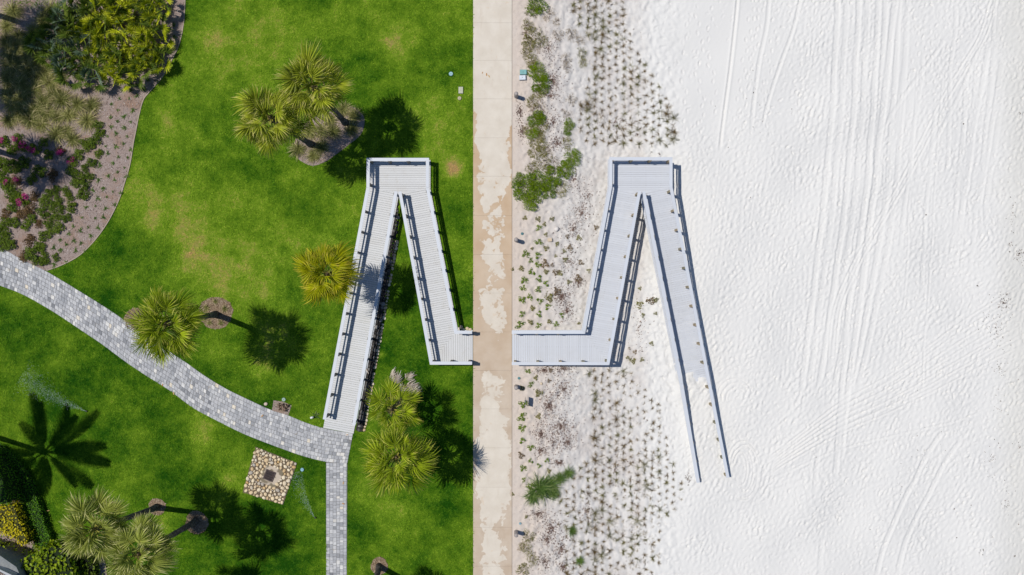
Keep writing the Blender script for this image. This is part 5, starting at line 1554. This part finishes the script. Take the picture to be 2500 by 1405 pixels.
# ================================================================= SMALL THINGS
MAT_BOL = simple('taupe_bollard', (.33, .29, .27), .6, .3, (.38, .34, .32))
MAT_DARK = simple('dark_louvre', (.05, .05, .05))
for y, w in ((236, 'top'), (587, 'upper middle'), (944, 'lower middle'), (1299, 'bottom')):
    v = P(1260, y, 0); z = sand_z(v.x, v.y)
    root = empty('bollard_light', (v.x, v.y, z), 'taupe domed bollard light beside the walk, ' + {'top': 'uppermost, near the square box lids', 'upper middle': 'second from the top, near a tan stone block', 'lower middle': 'third from the top, just below the beach ramp', 'bottom': 'lowest, near the bottom edge'}[w], 'bollard', 'bollard lights along the walk')
    b = MB(); b.lathe([(.13, -.3), (.13, .74), (.12, .76)], 20); put('post', b.mesh('post', MAT_BOL, False), root)
    b = MB(); b.lathe([(.10, .76), (.10, .86)], 20); put('louvre', b.mesh('louvre', MAT_DARK), root)
    b = MB(); b.lathe([(.135, .86), (.135, .97), (.115, 1.03), (.07, 1.065), (.02, 1.075)], 20); put('cap', b.mesh('cap', MAT_BOL, True), root)
def lid(name, label, x, y, shape, sx, sy, col, z=None, rot=0.0, h=.05):
    v = P(x, y); zz = sand_z(v.x, v.y) if v.x > XR else 0.0
    root = empty(name, (v.x, v.y, zz), label, 'valve cover')
    m = simple(name + '_plastic', col, .55, .4, tuple(c * .85 for c in col))
    m2 = simple(name + '_rim', tuple(c * .55 for c in col), .7, .2)
    b = MB(); b2 = MB()
    if shape == 'round':
        b.lathe([(sx * .88, -.05), (sx * .88, h), (sx * .8, h + .012)], 24)
        b2.lathe([(sx, -.05), (sx, h - .015), (sx * .95, h - .005)], 24)
    else:
        b.box(0, 0, h / 2, sx * .93, sy * .93, h + .03, 0); b2.box(0, 0, h / 2 - .02, sx, sy, h + .02, 0)
    put('rim', b2.mesh('rim', m2), root, None, (0, 0, rot)); L = put('lid', b.mesh('lid', m), root, None, (0, 0, rot))
    b3 = MB(); b3.box(0, 0, h + .018, .05, .02, .012)
    hnd = put('keyhole', b3.mesh('keyhole', MAT_DARK), L, (0, 0, 0.004))
TEAL = (.20, .42, .40)
lid('valve_cover', 'round pale blue valve cover on the lawn near the upper concrete walk', 1101, 181, 'round', .14, 0, (.30, .50, .52))
lid('valve_box', 'rectangular beige valve box lid on the lawn near the upper concrete walk', 1125, 221, 'box', .30, .44, (.46, .47, .34))
lid('valve_cover', 'small round beige cover below the rectangular beige valve box', 1122, 240.5, 'round', .13, 0, (.45, .40, .25))
lid('valve_box', 'teal rectangular box lid on the sand beside the top bollard', 1277.5, 177, 'box', .44, .32, TEAL, h=.12)
lid('valve_box', 'white rectangular box lid on the sand below the teal lid', 1275.5, 190.5, 'box', .42, .30, (.66, .70, .74), h=.14, rot=.06)
lid('valve_cover', 'teal round cover on the sand above the second bollard', 1275, 571, 'round', .09, 0, (.07, .20, .22))
lid('valve_cover', 'teal round cover on the sand just below the beach ramp', 1267, 924, 'round', .085, 0, (.10, .27, .29))
lid('valve_cover', 'small blue round cover on the sand above the lowest bollard', 1270, 1279, 'round', .08, 0, (.25, .42, .48))
lid('valve_cover', 'round blue valve cover right of the cobbled storm drain', 738, 1147, 'round', .12, 0, (.24, .46, .56))
lid('valve_cover', 'round grey-green valve cover above the dug-up stump beside the paver path', 693, 976, 'round', .13, 0, (.28, .40, .34))
blk = MB(); blk.box(0, 0, .06, .26, .21, .20, .1)
v = P(1343, 586); o = put('stone_block', blk.mesh('stone_block', simple('tan_block', (.62, .50, .36), .85, .2, (.55, .43, .3))), None, (v.x, v.y, sand_z(v.x, v.y)))
tag(o, 'small tan stone block lying on the sand right of the second bollard', 'stone block')
v = P(1359, 559); o = put('limestone_rock', BST[0].copy(), None, (v.x, v.y, sand_z(v.x, v.y) + .05), (0, 0, 1), (.17, .15, .16))
o.data.materials.clear(); o.data.materials.append(simple('white_rock', (.70, .65, .60)))
tag(o, 'rounded white rock on the sand left of the beach ramp', 'rock')
v = P(1322, 938); o = put('limestone_rock', BST[2].copy(), None, (v.x, v.y, sand_z(v.x, v.y) + .03), (0, 0, 2), (.10, .08, .08))
o.data.materials.clear(); o.data.materials.append(simple('cream_rock', (.66, .54, .38)))
tag(o, 'small cream rock on the sand below the beach ramp landing', 'rock')
# little sign by the lower walk: seen edge on, it throws the square shadow
v = P(1281, 978); z = sand_z(v.x, v.y)
sg = empty('dune_sign', (v.x, v.y, z), 'small dark sign panel on a thin white post beside the lower walk', 'sign')
b = MB(); b.box(0, 0, .45, .035, .035, 1.3); put('post', b.mesh('post', MAT_RAIL), sg)
b = MB(); b.box(.03, 0, .78, .02, .56, .62); put('panel', b.mesh('panel', simple('dark_sign_panel', (.04, .06, .07), .5, .4)), sg)
# dug-up stump in a square of bare mulch by the paver path
root = empty('palm_stump', P(687, 993), 'broken brown palm stump in bare soil at the paver path edge', 'stump')
vs, fs = prism(w2([(664, 1003), (668, 978), (690, 981), (712, 990), (704, 1014), (690, 1010)]), .012, -.05); mk('soil', vs, fs, m_mulch.m, root)
mb = MB()
for i in range(46):
    a = R.uniform(0, 6.28); q = R.uniform(0, .42) ; w_ = R.uniform(.03, .07)
    p = Vector((.12 + q * math.cos(a), -.02 + q * .75 * math.sin(a), 0)); lean = Vector((R.gauss(0, .08), R.gauss(0, .08), R.uniform(.12, .34)))
    mb.tube([p, p + lean], [w_, w_ * .5], 5)
put('stump', mb.mesh('stump', simple('splintered_stump', (.20, .13, .09), .95, .1, (.45, .34, .26)), False), root)
o = put('pale_rock', BST[4].copy(), None, P(649, 987, .04), (0, 0, .5), (.14, .12, .10)); o.data.materials.clear(); o.data.materials.append(simple('pale_pink_rock', (.55, .45, .36)))
tag(o, 'pale rock on the grass left of the broken palm stump', 'rock')
# spot lamp beside the foot of the lawn ramp
lamp = empty('garden_spotlight', P(765, 1019), 'small white garden spotlight on the grass beside the foot of the lawn ramp', 'lamp')
b = MB(); b.tube([(-.05, 0, -.05), (-.05, 0, .18)], [.025, .025], 6); put('stake', b.mesh('stake', MAT_DARK), lamp)
b = MB(); b.tube([(-.13, -.03, .14), (.02, .03, .24)], [.075, .06], 10); put('housing', b.mesh('housing', simple('white_lamp_housing', (.68, .68, .66), .4, .4)), lamp)
put('grass_tuft', LIR[1], lamp, (.15, .08, 0), (0, 0, 1), (1.2, 1.2, 1))
# lawn sprinklers with their spray
m_wat = M('water_droplet', .3, .5); m_wat.leaf(m_wat.mix(0.0, (.75, .82, .85), (.75, .82, .85)), .5, (1, 1, 1))
def sprinkler(label, n0, n1, spread, hmax, cnt, seed):
    a = P(*n0); b_ = P(*n1); r = random.Random(seed)
    root = empty('lawn_sprinkler', (a.x, a.y, 0), label, 'sprinkler')
    h = MB(); h.lathe([(.035, -.05), (.035, .08), (.05, .09), (.05, .11)], 10); put('nozzle', h.mesh('nozzle', MAT_DARK), root)
    d = Vector((b_.x - a.x, b_.y - a.y, 0)); l = d.length; d /= l; nn = Vector((-d.y, d.x, 0))
    V = []; F = []
    for i in range(cnt):
        s = r.random() ** .8
        lat = r.gauss(0, .32) if seed % 2 else abs(r.gauss(0, .45)) - .12
        p = d * (s * l) + nn * (lat * spread * s * l) + Vector((0, 0, .1 + 4 * hmax * s * (1 - s) * r.uniform(.5, 1.1)))
        q = r.uniform(.004, .009); k = len(V); st_ = q * r.uniform(1, 3)
        u = d * st_
        V += [p - u, p + nn * q, p + u, p - nn * q, p + Vector((0, 0, q)), p - Vector((0, 0, q))]
        F += [(k, k + 1, k + 4), (k + 1, k + 2, k + 4), (k + 2, k + 3, k + 4), (k + 3, k, k + 4), (k + 1, k, k + 5), (k + 2, k + 1, k + 5), (k + 3, k + 2, k + 5), (k, k + 3, k + 5)]
    o = put('water_spray', mesh_py('water_spray', V, F, m_wat.m), root); o['kind'] = 'stuff'
sprinkler('lawn sprinkler spraying a thin white plume toward the left edge', (212, 1004), (55, 915), .34, .9, 1900, 3)
sprinkler('lawn sprinkler beside the paver walk spraying up toward the storm drain', (770, 1264), (733, 1150), .42, .7, 800, 4)
# a few orange and brown fallen leaves on the paving
m_ol = M('fallen_leaf', .7, .2); m_ol.color(m_ol.mix(m_ol.rnd(), (.45, .20, .05), (.55, .36, .16)))
def flat_leaf():
    vs = [(-.11, 0, .01), (-.03, .035, .02), (.07, .03, .015), (.12, 0, .03), (.06, -.035, .015), (-.04, -.03, .022)]
    return mesh_py('fallen_leaf', vs, [(0, 5, 4, 3, 2, 1)], m_ol.m)
FL = flat_leaf()
for i, (x, y, wh) in enumerate(((1188, 183, 'w'), (1194, 187, 'w'), (1178, 178, 'w'), (397, 940, 'p'), (424, 961, 'p'), (640, 1016, 'p'), (847, 1062, 'p'), (838, 1230, 's'), (838, 1180, 's'), (118, 1247, 'g'))):
    o = put('fallen_leaf', FL, None, P(x, y, .03 if wh != 'w' else .006), (0, 0, R.uniform(0, 6)), (R.uniform(.6, 1.0),) * 3)
    tag(o, '%s orange leaf ' % ('middle', 'lowest', 'topmost', 'leftmost fallen', 'second leftmost fallen', 'third leftmost fallen', 'rightmost fallen', 'lower fallen', 'upper fallen', 'fallen')[i] + {'w': 'on the upper concrete walk', 'p': 'on the curved paver path', 's': 'on the straight paver walk', 'g': 'on the lawn beside the clipped hedge'}[wh], 'leaf', 'fallen orange leaves')
print('OBJECTS', len(bpy.data.objects), 'tris', sum(len(m.loops) - 2 * len(m.polygons) for m in bpy.data.meshes))
